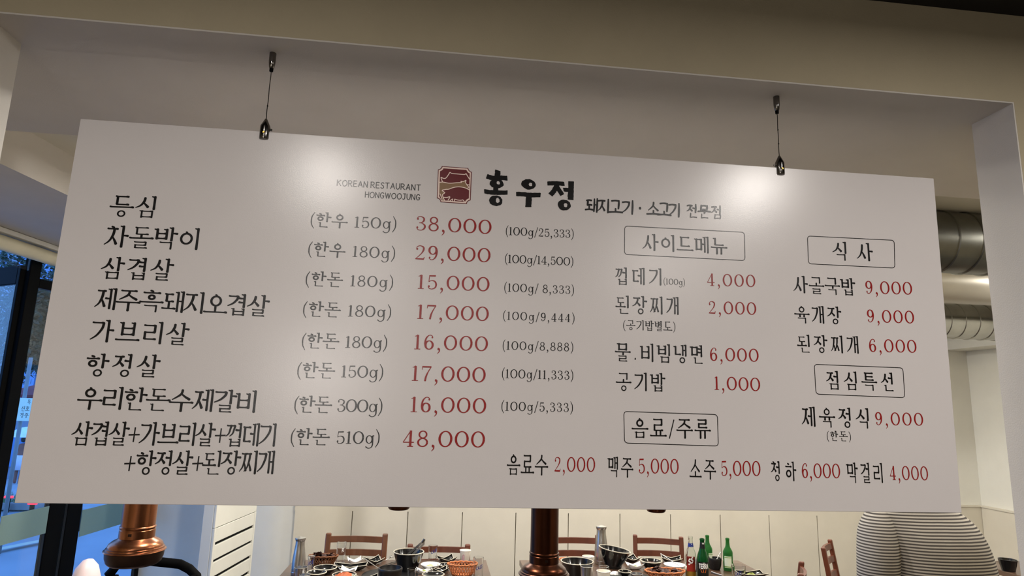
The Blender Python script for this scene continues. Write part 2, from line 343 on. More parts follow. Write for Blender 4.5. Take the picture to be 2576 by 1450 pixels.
class Pen:
    def __init__(s,style='k'): s.V=[];s.F=[];s.n=0;s.t=.112;s.style=style; s.xf=lambda x,y:(x,y)
    def put(s,pts,ws,cap=True):
        s.n+=1; ribbon([s.xf(*p[:2]) for p in pts],ws,s.V,s.F,s.n*6e-6,cap)
    def sp(s,pts,n=7,cap=True):   # points (x,y,w)
        q=spline([Vector(p) for p in pts],n); s.put([(p.x,p.y) for p in q],[p.z for p in q],cap)
    def h(s,x0,x1,y,t=None):      # horizontal: soft swelling at both ends
        t=(t or s.t)*.72
        if s.style=='b': return s.sp([(x0,y-.03,s.t*.9),((x0+x1)/2,y+.01,s.t*.85),(x1,y-.01,s.t)],5)
        w=x1-x0; e=min(.09,w*.3)
        s.put([(x0+.01,y+.014),(x0+e*.6,y+.004),(x0+e*1.3,y),(x1-e*1.5,y),(x1-e*.8,y+.006),(x1-.015,y-.004)],[t*1.0,t*.95,t*.8,t*.8,t*1.15,t*1.15])
    def v(s,x,yt,yb,t=None,serif=True):
        t=t or s.t
        if s.style=='b': return s.sp([(x+.02,yt,t*.8),(x+.01,(yt+yb)/2,t*1.1),(x-.02,yb,t*.9)],5)
        L=yt-yb
        s.put([(x,yt-.012),(x,yt-L*.3),(x,yt-L*.7),(x-.004,yb+.02)],[t*1.0,t*.94,t*.94,t*1.02])
        if serif: s.put([(x-t*1.15,yt-.006),(x-t*.6,yt-.022),(x+t*.2,yt-.03)],[t*.42,t*.62,t*.5])
    def ring(s,cx,cy,rx,ry,knob=False,t=None):
        t=t or s.t; a=[];w=[]
        for k in range(29):
            q=2*PI*k/28+PI/2; a.append((cx+(rx-t*.4)*math.cos(q),cy+(ry-t*.4)*math.sin(q))); w.append(t*(.72+.2*abs(math.cos(q))))
        s.put(a,w,False)
        if knob and s.style!='b': s.put([(cx-.035,cy+ry+.028),(cx+.0,cy+ry+.004),(cx+.02,cy+ry-.03)],[t*.62,t*.85,t*.7])
    # consonants in a box
    def cons(s,c,x0,y0,x1,y1,pos):
        t=s.t; w=x1-x0; hh=y1-y0; mx=(x0+x1)/2
        tt=min(t,hh*.25); s0=s.t; s.t=tt if hh<.36 else t
        t=s.t
        if c in 'ㄲㅉ':
            base={'ㄲ':'ㄱ','ㅉ':'ㅈ'}[c]; k=s.t; s.t=k*.88
            s.cons(base,x0,y0,x0+w*.56,y1,pos); s.cons(base,x0+w*.42,y0,x1,y1,pos); s.t=k
        elif c=='ㄱ':
            if pos=='v':
                s.h(x0,x1-.02,y1-.02); s.sp([(x1-.04,y1-.03,t*1.05),(x1-.08,y1-hh*.35,t*.95),(x0+w*.45,y1-hh*.75,t*.75),(x0-.02,y0,t*.4)])
            else:
                s.h(x0,x1-.03,y1-.02); s.v(x1-.06,y1-.0,y0,serif=False)
        elif c=='ㄴ': s.v(x0+.06,y1,y0+.02); s.h(x0+.03,x1,y0+.03)
        elif c=='ㄷ': s.h(x0,x1-.03,y1-.02); s.v(x0+.08,y1-.03,y0+.03,serif=False); s.h(x0+.05,x1,y0+.03)
        elif c=='ㅌ': s.h(x0,x1-.03,y1-.02); s.v(x0+.08,y1-.03,y0+.03,serif=False); s.h(x0+.06,x1-.05,(y0+y1)/2); s.h(x0+.05,x1,y0+.03)
        elif c=='ㄹ':
            ym=(y0+y1)/2; s.h(x0,x1-.04,y1-.02); s.v(x1-.07,y1-.01,ym,serif=False); s.h(x0+.03,x1-.05,ym); s.v(x0+.06,ym,y0+.03,serif=False); s.h(x0+.03,x1,y0+.03)
        elif c=='ㅁ': s.v(x0+.05,y1,y0); s.h(x0+.05,x1-.05,y1-.03); s.v(x1-.05,y1-.0,y0,serif=False); s.h(x0+.05,x1-.05,y0+.04)
        elif c=='ㅂ': s.v(x0+.05,y1,y0); s.v(x1-.05,y1,y0); s.h(x0+.05,x1-.05,(y0+y1)/2+.03); s.h(x0+.05,x1-.05,y0+.04)
        elif c in 'ㅅㅈㅊ':
            yt=y1
            if c=='ㅊ': s.put([(mx-.06,y1+.06),(mx+.02,y1+.025),(mx+.05,y1-.0)],[t*.7,t*.8,t*.6]); yt=y1-.02
            if c!='ㅅ': s.h(x0+.02,x1-.04,yt-.02); yt-=.04
            ap=x0+w*(.60 if c=='ㅅ' else .62)
            if pos=='v':
                s.sp([(ap,yt,t*1.0),(ap-w*.06,yt-(yt-y0)*.35,t*1.0),(x0+w*.3,yt-(yt-y0)*.75,t*.7),(x0-.04,y0+.01,t*.35)])
                s.sp([(x0+w*.50,yt-(yt-y0)*.45,t*.55),(x0+w*.70,yt-(yt-y0)*.68,t*.85),(x0+w*.88,y0+.05,t*1.1)])
            else:
                s.sp([(mx+.01,yt,t*.95),(mx-.05,yt-(yt-y0)*.45,t*.9),(x0-.03,y0,t*.4)])
                s.sp([(mx-.02,yt-(yt-y0)*.4,t*.6),(mx+w*.2,yt-(yt-y0)*.7,t*.8),(x1-.03,y0+.02,t*1.0)])
        elif c=='ㅇ':
            r=min(hh/2,w/2*1.05); s.ring(mx,(y0+y1)/2,min(w/2,r*1.12),r,knob=pos!='f')
        elif c=='ㅎ':
            s.put([(mx-.07,y1+.035),(mx-.0,y1+.01),(mx+.05,y1-.01)],[t*.7,t*.85,t*.6]); s.h(x0-.01,x1+.01,y1-.09*max(.8,hh/.5))
            r=min((hh-.14)/2,.2); s.ring(mx,y0+r,min(w/2-.02,r*1.2),r)
        s.t=s0
    def syl(s,ch):
        k=ord(ch)-0xAC00; I='ㄱㄲㄴㄷㄸㄹㅁㅂㅃㅅㅆㅇㅈㅉㅊㅋㅌㅍㅎ'[k//588]; v='ㅏㅐㅑㅒㅓㅔㅕㅖㅗㅘㅙㅚㅛㅜㅝㅞㅟㅠㅡㅢㅣ'[k%588//28]; fi=k%28
        fin=' ㄱㄲㄳㄴㄵㄶㄷㄹㄺㄻㄼㄽㄾㄿㅀㅁㅂㅄㅅㅆㅇㅈㅊㅋㅌㅍㅎ'[fi] if fi else ''
        up=1 if fin else 0
        if v in 'ㅏㅑㅓㅕㅣㅐㅔ':
            y0,y1=(.45,.92) if up else (.13,.90); sb=.385 if up else .03; st=1.0
            dbl=v in 'ㅐㅔ'; x1=.56 if v in 'ㅏㅑ' else (.60 if v=='ㅣ' else .50) ; x0=.06
            if dbl: x1=.46
            if I=='ㅇ': y0,y1=(.50,.90) if up else (.24,.80)
            if I=='ㅎ': y1=.88; y0=.42 if up else .2
            if I in 'ㅁㅂㄷㄹㄴㅌ' and not up: y0,y1=.2,.86
            s.cons(I,x0,y0,x1,y1,'v')
            xs=.74 if not dbl else .80
            ym=(y0+y1)/2+.02
            if v=='ㅏ': s.v(xs,st,sb); s.put([(xs+.02,ym+.03),(xs+.12,ym+.03),(xs+.22,ym+.02)],[s.t*.6,s.t*.72,s.t*.9])
            elif v=='ㅓ': s.v(xs,st,sb); s.put([(xs-.22,ym+.015),(xs-.13,ym),(xs,ym)],[s.t*.9,s.t*.75,s.t*.6])
            elif v=='ㅕ':
                s.v(xs,st,sb)
                for dy in (.10,-.09): s.put([(xs-.22,ym+dy+.015),(xs-.13,ym+dy),(xs,ym+dy)],[s.t*.85,s.t*.7,s.t*.6])
            elif v=='ㅣ': s.v(.80,st,sb)
            elif v=='ㅐ': s.v(xs-.20,st-.02,sb+.03,s.t*.9); s.v(xs,st,sb,s.t*.95); s.put([(xs-.2,ym),(xs,ym)],[s.t*.62]*2)
            elif v=='ㅔ': s.v(xs-.17,st-.02,sb+.03,s.t*.9); s.v(xs+.02,st,sb,s.t*.95,serif=True); s.put([(xs-.36,ym+.015),(xs-.28,ym),(xs-.17,ym)],[s.t*.85,s.t*.7,s.t*.6])
            if fin: s.cons(fin,.26 if fin!='ㅇ' else .30,.0,.80 if fin!='ㅇ' else .82,.33,'f')
        elif v in 'ㅗㅜㅡㅛㅠ':
            tick=v in 'ㅗㅛ'; low=v in 'ㅜㅠ'
            if up: yb=.475 if tick else (.52 if low else .46); y0,y1=(yb+(.15 if tick else .09)),.97
            else: yb=.12 if tick else (.40 if low else .16); y0,y1=(yb+(.24 if tick else .12)),.95
            if v=='ㅡ' and not up: y0,y1=.36,.93
            x0,x1=.2,.78
            if I=='ㅇ': x0,x1=.24,.74; y1-=.03
            if I in 'ㅅㅈㅊ': x0,x1=.14,.86
            if I=='ㅎ': x0,x1=.14,.84
            s.cons(I,x0,y0,x1,y1 if I!='ㅎ' else y1-.01,'h')
            s.h(.0,1.0,yb)
            if v=='ㅗ': s.put([(.49,yb),(.49,y0-.0)],[s.t*.85,s.t*.9])
            if v=='ㅛ':
                for x in (.37,.63): s.put([(x,yb),(x,y0+.0)],[s.t*.85,s.t*.9])
            e=.36 if up else .0
            if v=='ㅜ': s.v(.52,yb,e,serif=False)
            if v=='ㅠ': s.v(.36,yb,e,serif=False); s.v(.64,yb,e,serif=False)
            if fin: s.cons(fin,.22 if fin!='ㅇ' else .27,.0,.78 if fin!='ㅇ' else .75,.31,'f')
        else:  # ㅚ ㅙ
            y0,y1=(.60,.90) if up else (.50,.88); yb=.40 if up else .20; sb=.34 if up else .03
            dbl=v=='ㅙ'; xr=.58 if not dbl else .50
            s.cons(I,.08,y0,xr-.04,y1,'h'); s.h(-.01,xr+.06,yb); s.put([((xr)/2+.02,yb),((xr)/2+.02,y0)],[s.t*.85]*2)
            if dbl: s.v(.64,.97,sb+.03,s.t*.9); s.v(.85,1.0,sb,s.t*.95); s.put([(.64,.55),(.85,.55)],[s.t*.6]*2)
            else: s.v(.80,1.0,sb)
            if fin: s.cons(fin,.26,.0,.82,.27,'f')
        return .89 if v in 'ㅓㅕ' else .92 if v in 'ㅣㅐㅔㅚㅙ' else 1.0
    def glyph(s,c):
        a,b=.145,.058
        def rg(cx,cy,rx,ry,t=a,u=b):
            P=[];w=[]
            for k in range(33):
                q=2*PI*k/32; P.append((cx+(rx-t*.42)*math.cos(q),cy+(ry-u*.5)*math.sin(q))); w.append(u+(t-u)*abs(math.cos(q))**1.5)
            s.put(P,w,False)
        if c=='0': rg(.45,.5,.43,.5); return .92
        if c=='1': s.put([(.24,.97),(.24,.03)],[a,a],False); s.put([(.05,.87),(.15,.90),(.25,.97)],[.03,.05,.08],False); s.put([(.04,.02),(.44,.02)],[.045,.045],False); return .52
        if c=='2':
            s.put([(.14,.74),(.15,.74)],[.15,.15]); s.sp([(.10,.76,.05),(.15,.90,.05),(.34,.97,.05),(.55,.88,.1),(.58,.70,.115),(.46,.46,.07),(.22,.20,.045),(.07,.05,.05)]); s.put([(.06,.05),(.3,.055),(.62,.045)],[.06,.1,.1],False); s.put([(.60,.04),(.65,.2)],[.08,.03],False); return .74
        if c=='3':
            s.put([(.14,.80),(.15,.80)],[.14,.14]); s.put([(.13,.20),(.14,.20)],[.15,.15])
            s.sp([(.10,.82,.04),(.18,.94,.05),(.35,.97,.05),(.54,.86,.1),(.54,.68,.11),(.40,.55,.05),(.26,.53,.045)]); s.sp([(.26,.53,.045),(.44,.51,.05),(.62,.36,.115),(.60,.16,.11),(.42,.03,.05),(.20,.05,.05),(.09,.18,.04)]); return .74
        if c=='4':
            s.put([(.47,.97),(.04,.28)],[.05,.05]); s.put([(.03,.27),(.70,.27)],[.06,.06],False); s.put([(.48,.99),(.48,.03)],[a,a],False); s.put([(.30,.02),(.66,.02)],[.045,.045],False); return .76
        if c=='5':
            s.put([(.15,.93),(.58,.94)],[.09,.10],False); s.put([(.16,.95),(.13,.52)],[.045,.045]); s.put([(.14,.20),(.15,.20)],[.15,.15])
            s.sp([(.13,.52,.045),(.32,.61,.05),(.54,.54,.1),(.63,.34,.115),(.57,.12,.09),(.36,.02,.05),(.17,.06,.05),(.09,.18,.04)]); return .74
        if c in '69':
            f=(lambda x,y:(x,y)) if c=='6' else (lambda x,y:(.72-x,1-y))
            o=s.xf; s.xf=lambda x,y:o(*f(x,y))
            s.put([(.56,.83),(.57,.83)],[.13,.13]); s.sp([(.60,.86,.04),(.50,.96,.05),(.34,.96,.055),(.17,.78,.1),(.10,.50,.115),(.11,.30,.115),(.16,.16,.1)]); rg(.37,.31,.30,.31); s.xf=o; return .74
        if c=='7':
            s.put([(.07,.93),(.64,.93)],[.1,.1],False); s.put([(.07,.97),(.05,.74)],[.05,.035],False); s.sp([(.62,.92,.05),(.44,.60,.07),(.32,.30,.11),(.27,.03,.12)],5); return .72
        if c=='8': rg(.37,.755,.27,.24,.1); rg(.37,.27,.33,.275,.115); return .76
        if c==',': s.put([(.14,.06),(.15,.06)],[.17,.17]); s.sp([(.20,.06,.1),(.20,-.10,.07),(.08,-.25,.03)],5); return .36
        if c=='.': s.put([(.16,.08),(.17,.08)],[.15,.15]); return .36
        if c=='·': s.put([(.45,.5),(.55,.5)],[.9,.9]); return 1.0
        if c=='(': s.sp([(.34,1.16,.05),(.14,.80,.085),(.10,.45,.1),(.14,.10,.085),(.34,-.26,.05)],5); return .38
        if c==')': s.sp([(.06,1.16,.05),(.26,.80,.085),(.30,.45,.1),(.26,.10,.085),(.06,-.26,.05)],5); return .38
        if c=='/': s.put([(.05,-.16),(.45,1.10)],[.08,.08],False); return .48
        if c=='+': s.put([(.05,.48),(.75,.50)],[.085,.085],False); s.put([(.40,.08),(.42,.90)],[.085,.085],False); return .8
        if c=='g':
            rg(.36,.36,.28,.33,.11,.05); s.put([(.56,.62),(.74,.66)],[.07,.09],False); s.sp([(.63,.60,.1),(.64,.2,.11),(.63,-.12,.1),(.50,-.30,.06),(.28,-.33,.06),(.12,-.22,.09)]); return .8
        # plain hand lettering
        LT=dict(K=[[(0,1),(0,0)],[(.55,1),(.02,.48)],[(.18,.60),(.6,0)]],O=[[(.36,1),(.08,.78),(.02,.42),(.18,.06),(.42,.0),(.68,.24),(.72,.6),(.58,.92),(.36,1)]],R=[[(0,1),(0,0)],[(-.06,.96),(.35,.98),(.52,.76),(.36,.52),(.04,.46)],[(.2,.48),(.6,0)]],
         E=[[(.5,1),(0,1)],[(0,1),(0,0)],[(0,.52),(.42,.53)],[(0,0),(.52,.02)]],A=[[(0,0),(.34,1)],[(.34,1),(.66,0)],[(.12,.34),(.55,.36)]],N=[[(0,0),(0,1)],[(0,1),(.56,0)],[(.56,0),(.58,1)]],S=[[(.5,.86),(.3,1),(.06,.82),(.2,.56),(.44,.40),(.46,.14),(.24,0),(.0,.12)]],
         T=[[(0,.98),(.64,1)],[(.32,1),(.32,0)]],U=[[(0,1),(.02,.3),(.22,0),(.46,.12),(.56,.5),(.56,1)]],H=[[(0,1),(0,0)],[(.56,1),(.56,0)],[(0,.5),(.56,.52)]],G=[[(.6,.84),(.36,1),(.08,.78),(.04,.34),(.24,.02),(.52,.08),(.60,.42)],[(.34,.42),(.64,.44)]],
         W=[[(0,1),(.2,0)],[(.2,0),(.42,.9)],[(.42,.9),(.62,0)],[(.62,0),(.84,1)]],J=[[(.1,1),(.5,1)],[(.36,1),(.36,.2),(.2,0),(.02,.08)]],I=[[(0,1),(0,0)]],B=[[(0,1),(0,0)],[(0,1),(.4,.96),(.4,.6),(.04,.54)],[(.04,.54),(.5,.46),(.48,.06),(0,0)]],C=[[(.5,.86),(.3,1),(.04,.7),(.04,.3),(.3,0),(.52,.14)]])
        if c in LT:
            mx=0
            for st in LT[c]:
                mx=max(mx,max(p[0] for p in st)); q=[(p[0]+.06,p[1],s.lw) for p in st]
                s.sp(q,4) if len(q)>2 else s.put([p[:2] for p in q],[s.lw]*2)
            return mx+.24
        return .4
    lw=.085
def build_text(name,text,style,x0,z0,x1,z1,H,wx,m,parent,place,dz=0):
    """place(u,v,layer)->3D; text fitted between the two end points, v = centre line"""
    hang=any('가'<=c<='힣' for c in text); gl=[]
    k=.76 if hang else 1.0
    for c in text:
        p=Pen('b' if style=='b' else 'k'); p.lw=.13
        if style=='b': p.t=.135
        if '가'<=c<='힣': adv=p.syl(c); sx=sy=1; oy=0
        elif c==' ': adv=.34; sx=sy=1; oy=0
        else:
            adv=p.glyph(c); sx=sy=k; oy=.10 if hang else 0
            if c=='·': sy=sx=1
        gl.append((p,adv*sx,sx,sy,oy))
    # natural ink extents
    def ink(p,sx): xs=[v[0]*sx for v in p.V]; return min(xs),max(xs)
    L=x1-x0; w=[a*wx*H for _,a,_,_,_ in gl]
    i0=ink(gl[0][0],gl[0][2])[0]*wx*H; i1=(ink(gl[-1][0],gl[-1][2])[1]-gl[-1][1])*wx*H
    nat=sum(w)-i0+i1; gap=(L-nat)/max(1,len(gl)-1)
    f=1
    if len(gl)==1: f=L/nat
    V=[];F=[];x=-i0
    for (p,a,sx,sy,oy),ww in zip(gl,w):
        o=len(V)
        for v in p.V:
            u=x+v[0]*sx*wx*H*f; q=(v[1]*sy+oy-.5)*H
            V.append(place(x0+u,z0+(z1-z0)*u/L+q,v[2]+dz))
        F+=[tuple(i+o for i in fc) for fc in p.F]; x+=ww+gap
    return flat(name,V,F,m,parent)
# ---------------- the hanging menu board ----------------
BY=1.515
sign=thing('menu_board','long white hanging menu board with black Korean dishes and red prices','sign',(.224,BY,1.5155))
inv=lambda v:(v[0]-.224,v[1]-BY,v[2]-1.5155)
q=[(-.865,2.385),(1.324,2.393),(1.313,1.517),(-.873,1.516)]
b=MB(); b.hexa([inv((q[3][0],BY,q[3][1])),inv((q[2][0],BY,q[2][1])),inv((q[2][0],BY+.006,q[2][1])),inv((q[3][0],BY+.006,q[3][1]))],[inv((q[0][0],BY,q[0][1])),inv((q[1][0],BY,q[1][1])),inv((q[1][0],BY+.006,q[1][1])),inv((q[0][0],BY+.006,q[0][1]))])
b.obj('panel',M_board,sign,bevel=.0012)
place=lambda u,v,l:inv((u,BY-.0006-l,v))
TXT=[
('dish_name','등심','k',-0.7722,2.1770,-0.6721,2.1797,0.0516,1),
('dish_name','차돌박이','k',-0.7727,2.1038,-0.5676,2.1084,0.0518,1),
('dish_name','삼겹살','k',-0.7712,2.0301,-0.6142,2.0329,0.0508,1),
('dish_name','제주흑돼지오겹살','k',-0.7733,1.9585,-0.3940,1.9588,0.0494,1.03),
('dish_name','가브리살','k',-0.7724,1.8857,-0.5633,1.8862,0.0501,1),
('dish_name','항정살','k',-0.7726,1.8097,-0.6169,1.8125,0.0499,1),
('dish_name','우리한돈수제갈비','k',-0.7797,1.7384,-0.4029,1.7398,0.0494,1.02),
('dish_name','삼겹살+가브리살+껍데기','k',-0.7810,1.6619,-0.3529,1.6674,0.0503,0.85),
('dish_name','+항정살+된장찌개','k',-0.6650,1.6022,-0.3508,1.6079,0.0507,0.85),
('portion_note','(한우 150g)','k',-0.3185,2.1731,-0.1167,2.1748,0.0366,1),
('portion_note','(한우 180g)','k',-0.3180,2.1007,-0.1151,2.1015,0.0360,1),
('portion_note','(한돈 180g)','k',-0.3178,2.0286,-0.1154,2.0303,0.0354,1),
('portion_note','(한돈 180g)','k',-0.3177,1.9567,-0.1157,1.9584,0.0357,1),
('portion_note','(한돈 180g)','k',-0.3141,1.8826,-0.1204,1.8856,0.0361,1),
('portion_note','(한돈 150g)','k',-0.3185,1.8149,-0.1252,1.8169,0.0364,1),
('portion_note','(한돈 300g)','k',-0.3183,1.7378,-0.1220,1.7388,0.0375,1),
('portion_note','(한돈 510g)','k',-0.3198,1.6656,-0.1237,1.6682,0.0368,1),
('price','38,000','r',-0.0681,2.1793,0.1151,2.1801,0.0363,1),
('price','29,000','r',-0.0665,2.1062,0.1152,2.1085,0.0357,1),
('price','15,000','r',-0.0564,2.0346,0.1152,2.0361,0.0351,1),
('price','17,000','r',-0.0539,1.9621,0.1160,1.9635,0.0350,1),
('price','16,000','r',-0.0569,1.8897,0.1165,1.8914,0.0352,1),
('price','17,000','r',-0.0583,1.8164,0.1137,1.8176,0.0357,1),
('price','16,000','r',-0.0570,1.7447,0.1175,1.7458,0.0355,1),
('price','48,000','r',-0.0707,1.6672,0.1174,1.6689,0.0366,1),
('unit_price','(100g/25,333)','k',0.1512,2.1731,0.3217,2.1752,0.0209,0.9),
('unit_price','(100g/14,500)','k',0.1513,2.1025,0.3215,2.1043,0.0211,0.9),
('unit_price','(100g/ 8,333)','k',0.1517,2.0310,0.3241,2.0326,0.0208,0.9),
('unit_price','(100g/9,444)','k',0.1511,1.9617,0.3261,1.9626,0.0204,0.9),
('unit_price','(100g/8,888)','k',0.1521,1.8897,0.3237,1.8916,0.0206,0.9),
('unit_price','(100g/11,333)','k',0.1526,1.8226,0.3245,1.8237,0.0212,0.9),
('unit_price','(100g/5,333)','k',0.1537,1.7465,0.3245,1.7476,0.0213,0.9),
('slogan','돼지고기','b',0.3496,2.2528,0.4765,2.2538,0.0368,0.95),
('slogan','·','b',0.4905,2.2536,0.4968,2.2535,0.0085,1),
('slogan','소고기','b',0.5101,2.2549,0.5996,2.2543,0.0372,0.95),
('slogan','전문점','b',0.6169,2.2555,0.7105,2.2562,0.0354,0.95),
('section_heading','사이드메뉴','k',0.4992,2.1641,0.7241,2.1667,0.0439,0.97),
('section_heading','식','k',1.0125,2.1704,1.0520,2.1716,0.0496,0.85),
('section_heading','사','k',1.0806,2.1721,1.1268,2.1726,0.0487,0.85),
('dish_name','껍데기','k',0.4286,2.0731,0.5474,2.0762,0.0437,0.88),
('portion_note','(100g)','k',0.5535,2.0663,0.6086,2.0660,0.0153,0.85),
('price','4,000','r',0.6676,2.0767,0.7959,2.0792,0.0321,0.88),
('dish_name','된장찌개','k',0.4288,2.0008,0.5910,2.0043,0.0451,0.85),
('price','2,000','r',0.6697,2.0054,0.7953,2.0077,0.0321,0.88),
('side_note','(공기밥별도)','k',0.4486,1.9512,0.5815,1.9529,0.0248,0.9),
('dish_name','물.비빔냉면','k',0.4274,1.8839,0.6500,1.8854,0.0449,0.85),
('price','6,000','r',0.6696,1.8876,0.7965,1.8894,0.0327,0.88),
('dish_name','공기밥','k',0.4296,1.8120,0.5537,1.8140,0.0440,0.85),
('price','1,000','r',0.6788,1.8171,0.7974,1.8170,0.0331,0.88),
('dish_name','사골국밥','k',0.8984,2.0755,1.0704,2.0768,0.0452,0.9),
('price','9,000','r',1.0986,2.0782,1.2304,2.0816,0.0341,0.88),
('dish_name','육개장','k',0.8974,1.9980,1.0262,1.9996,0.0454,0.88),
('price','9,000','r',1.0972,2.0027,1.2290,2.0049,0.0335,0.88),
('dish_name','된장찌개','k',0.9007,1.9229,1.0671,1.9253,0.0447,0.85),
('price','6,000','r',1.0967,1.9262,1.2286,1.9285,0.0335,0.88),
('section_heading','점심특선','k',0.9732,1.8335,1.1549,1.8344,0.0460,0.9),
('section_heading','음료/주류','k',0.4683,1.7038,0.6664,1.7067,0.0469,0.85),
('dish_name','제육정식','k',0.9021,1.7412,1.0812,1.7415,0.0487,0.85),
('price','9,000','r',1.0991,1.7419,1.2295,1.7433,0.0321,0.88),
('side_note','(한돈)','k',0.9663,1.6965,1.0298,1.6965,0.0241,0.9),
('drink_name','음료수','k',0.1703,1.6137,0.2674,1.6145,0.0465,0.65),
('price','2,000','r',0.2825,1.6161,0.3794,1.6170,0.0334,0.68),
('drink_name','맥주','k',0.4091,1.6125,0.4719,1.6118,0.0455,0.63),
('price','5,000','r',0.4855,1.6161,0.5834,1.6164,0.0344,0.68),
('drink_name','소주','k',0.6100,1.6114,0.6765,1.6106,0.0461,0.63),
('price','5,000','r',0.6903,1.6141,0.7891,1.6149,0.0353,0.68),
('drink_name','청하','k',0.8157,1.6093,0.8812,1.6089,0.0458,0.63),
('price','6,000','r',0.8957,1.6120,0.9954,1.6127,0.0349,0.68),
('drink_name','막걸리','k',1.0119,1.6087,1.1073,1.6089,0.0475,0.62),
('price','4,000','r',1.1271,1.6106,1.2300,1.6108,0.0340,0.68),
('english_name','KOREAN RESTAURANT','m',-0.2649,2.2689,-0.0630,2.2697,0.0147,1),
('english_name','HONGWOOJUNG','m',-0.1963,2.2434,-0.0630,2.2450,0.0142,1),
]
for nm,tx,st,x0,z0,x1,z1,H,wx in TXT:
    build_text(nm,tx,st,x0,z0,x1,z1,H,wx,M_red if st=='r' else M_ink,sign,place)
def rrect(c,r=.009,lw=.0017):
    (ax,az),(bx,bz),(cx,cz),(dx,dz)=c; cs=[Vector(p) for p in c]; P=[]
    for i in range(4):
        p=cs[i]; a=(cs[i-1]-p).normalized(); d=(cs[(i+1)%4]-p).normalized(); s=p+a*r; e=p+d*r
        for k in range(7):
            t=k/6; P.append(s*(1-t)**2+p*2*t*(1-t)+e*t*t)
    P.append(P[0]); V=[];F=[]; ribbon(P,[lw]*len(P),V,F,0,False)
    flat('heading_frame',[place(*v) for v in V],F,M_ink,sign)
for c in ([(.4531,2.2040),(.7719,2.2068),(.7705,2.1315),(.4525,2.1299)],[(.9453,2.2073),(1.1907,2.2100),(1.1863,2.1339),(.9437,2.1325)],[(.9437,1.8723),(1.1856,1.8717),(1.1844,1.7962),(.9440,1.7980)],[(.4491,1.7419),(.6841,1.7408),(.6843,1.6659),(.4508,1.6682)]): rrect(c)
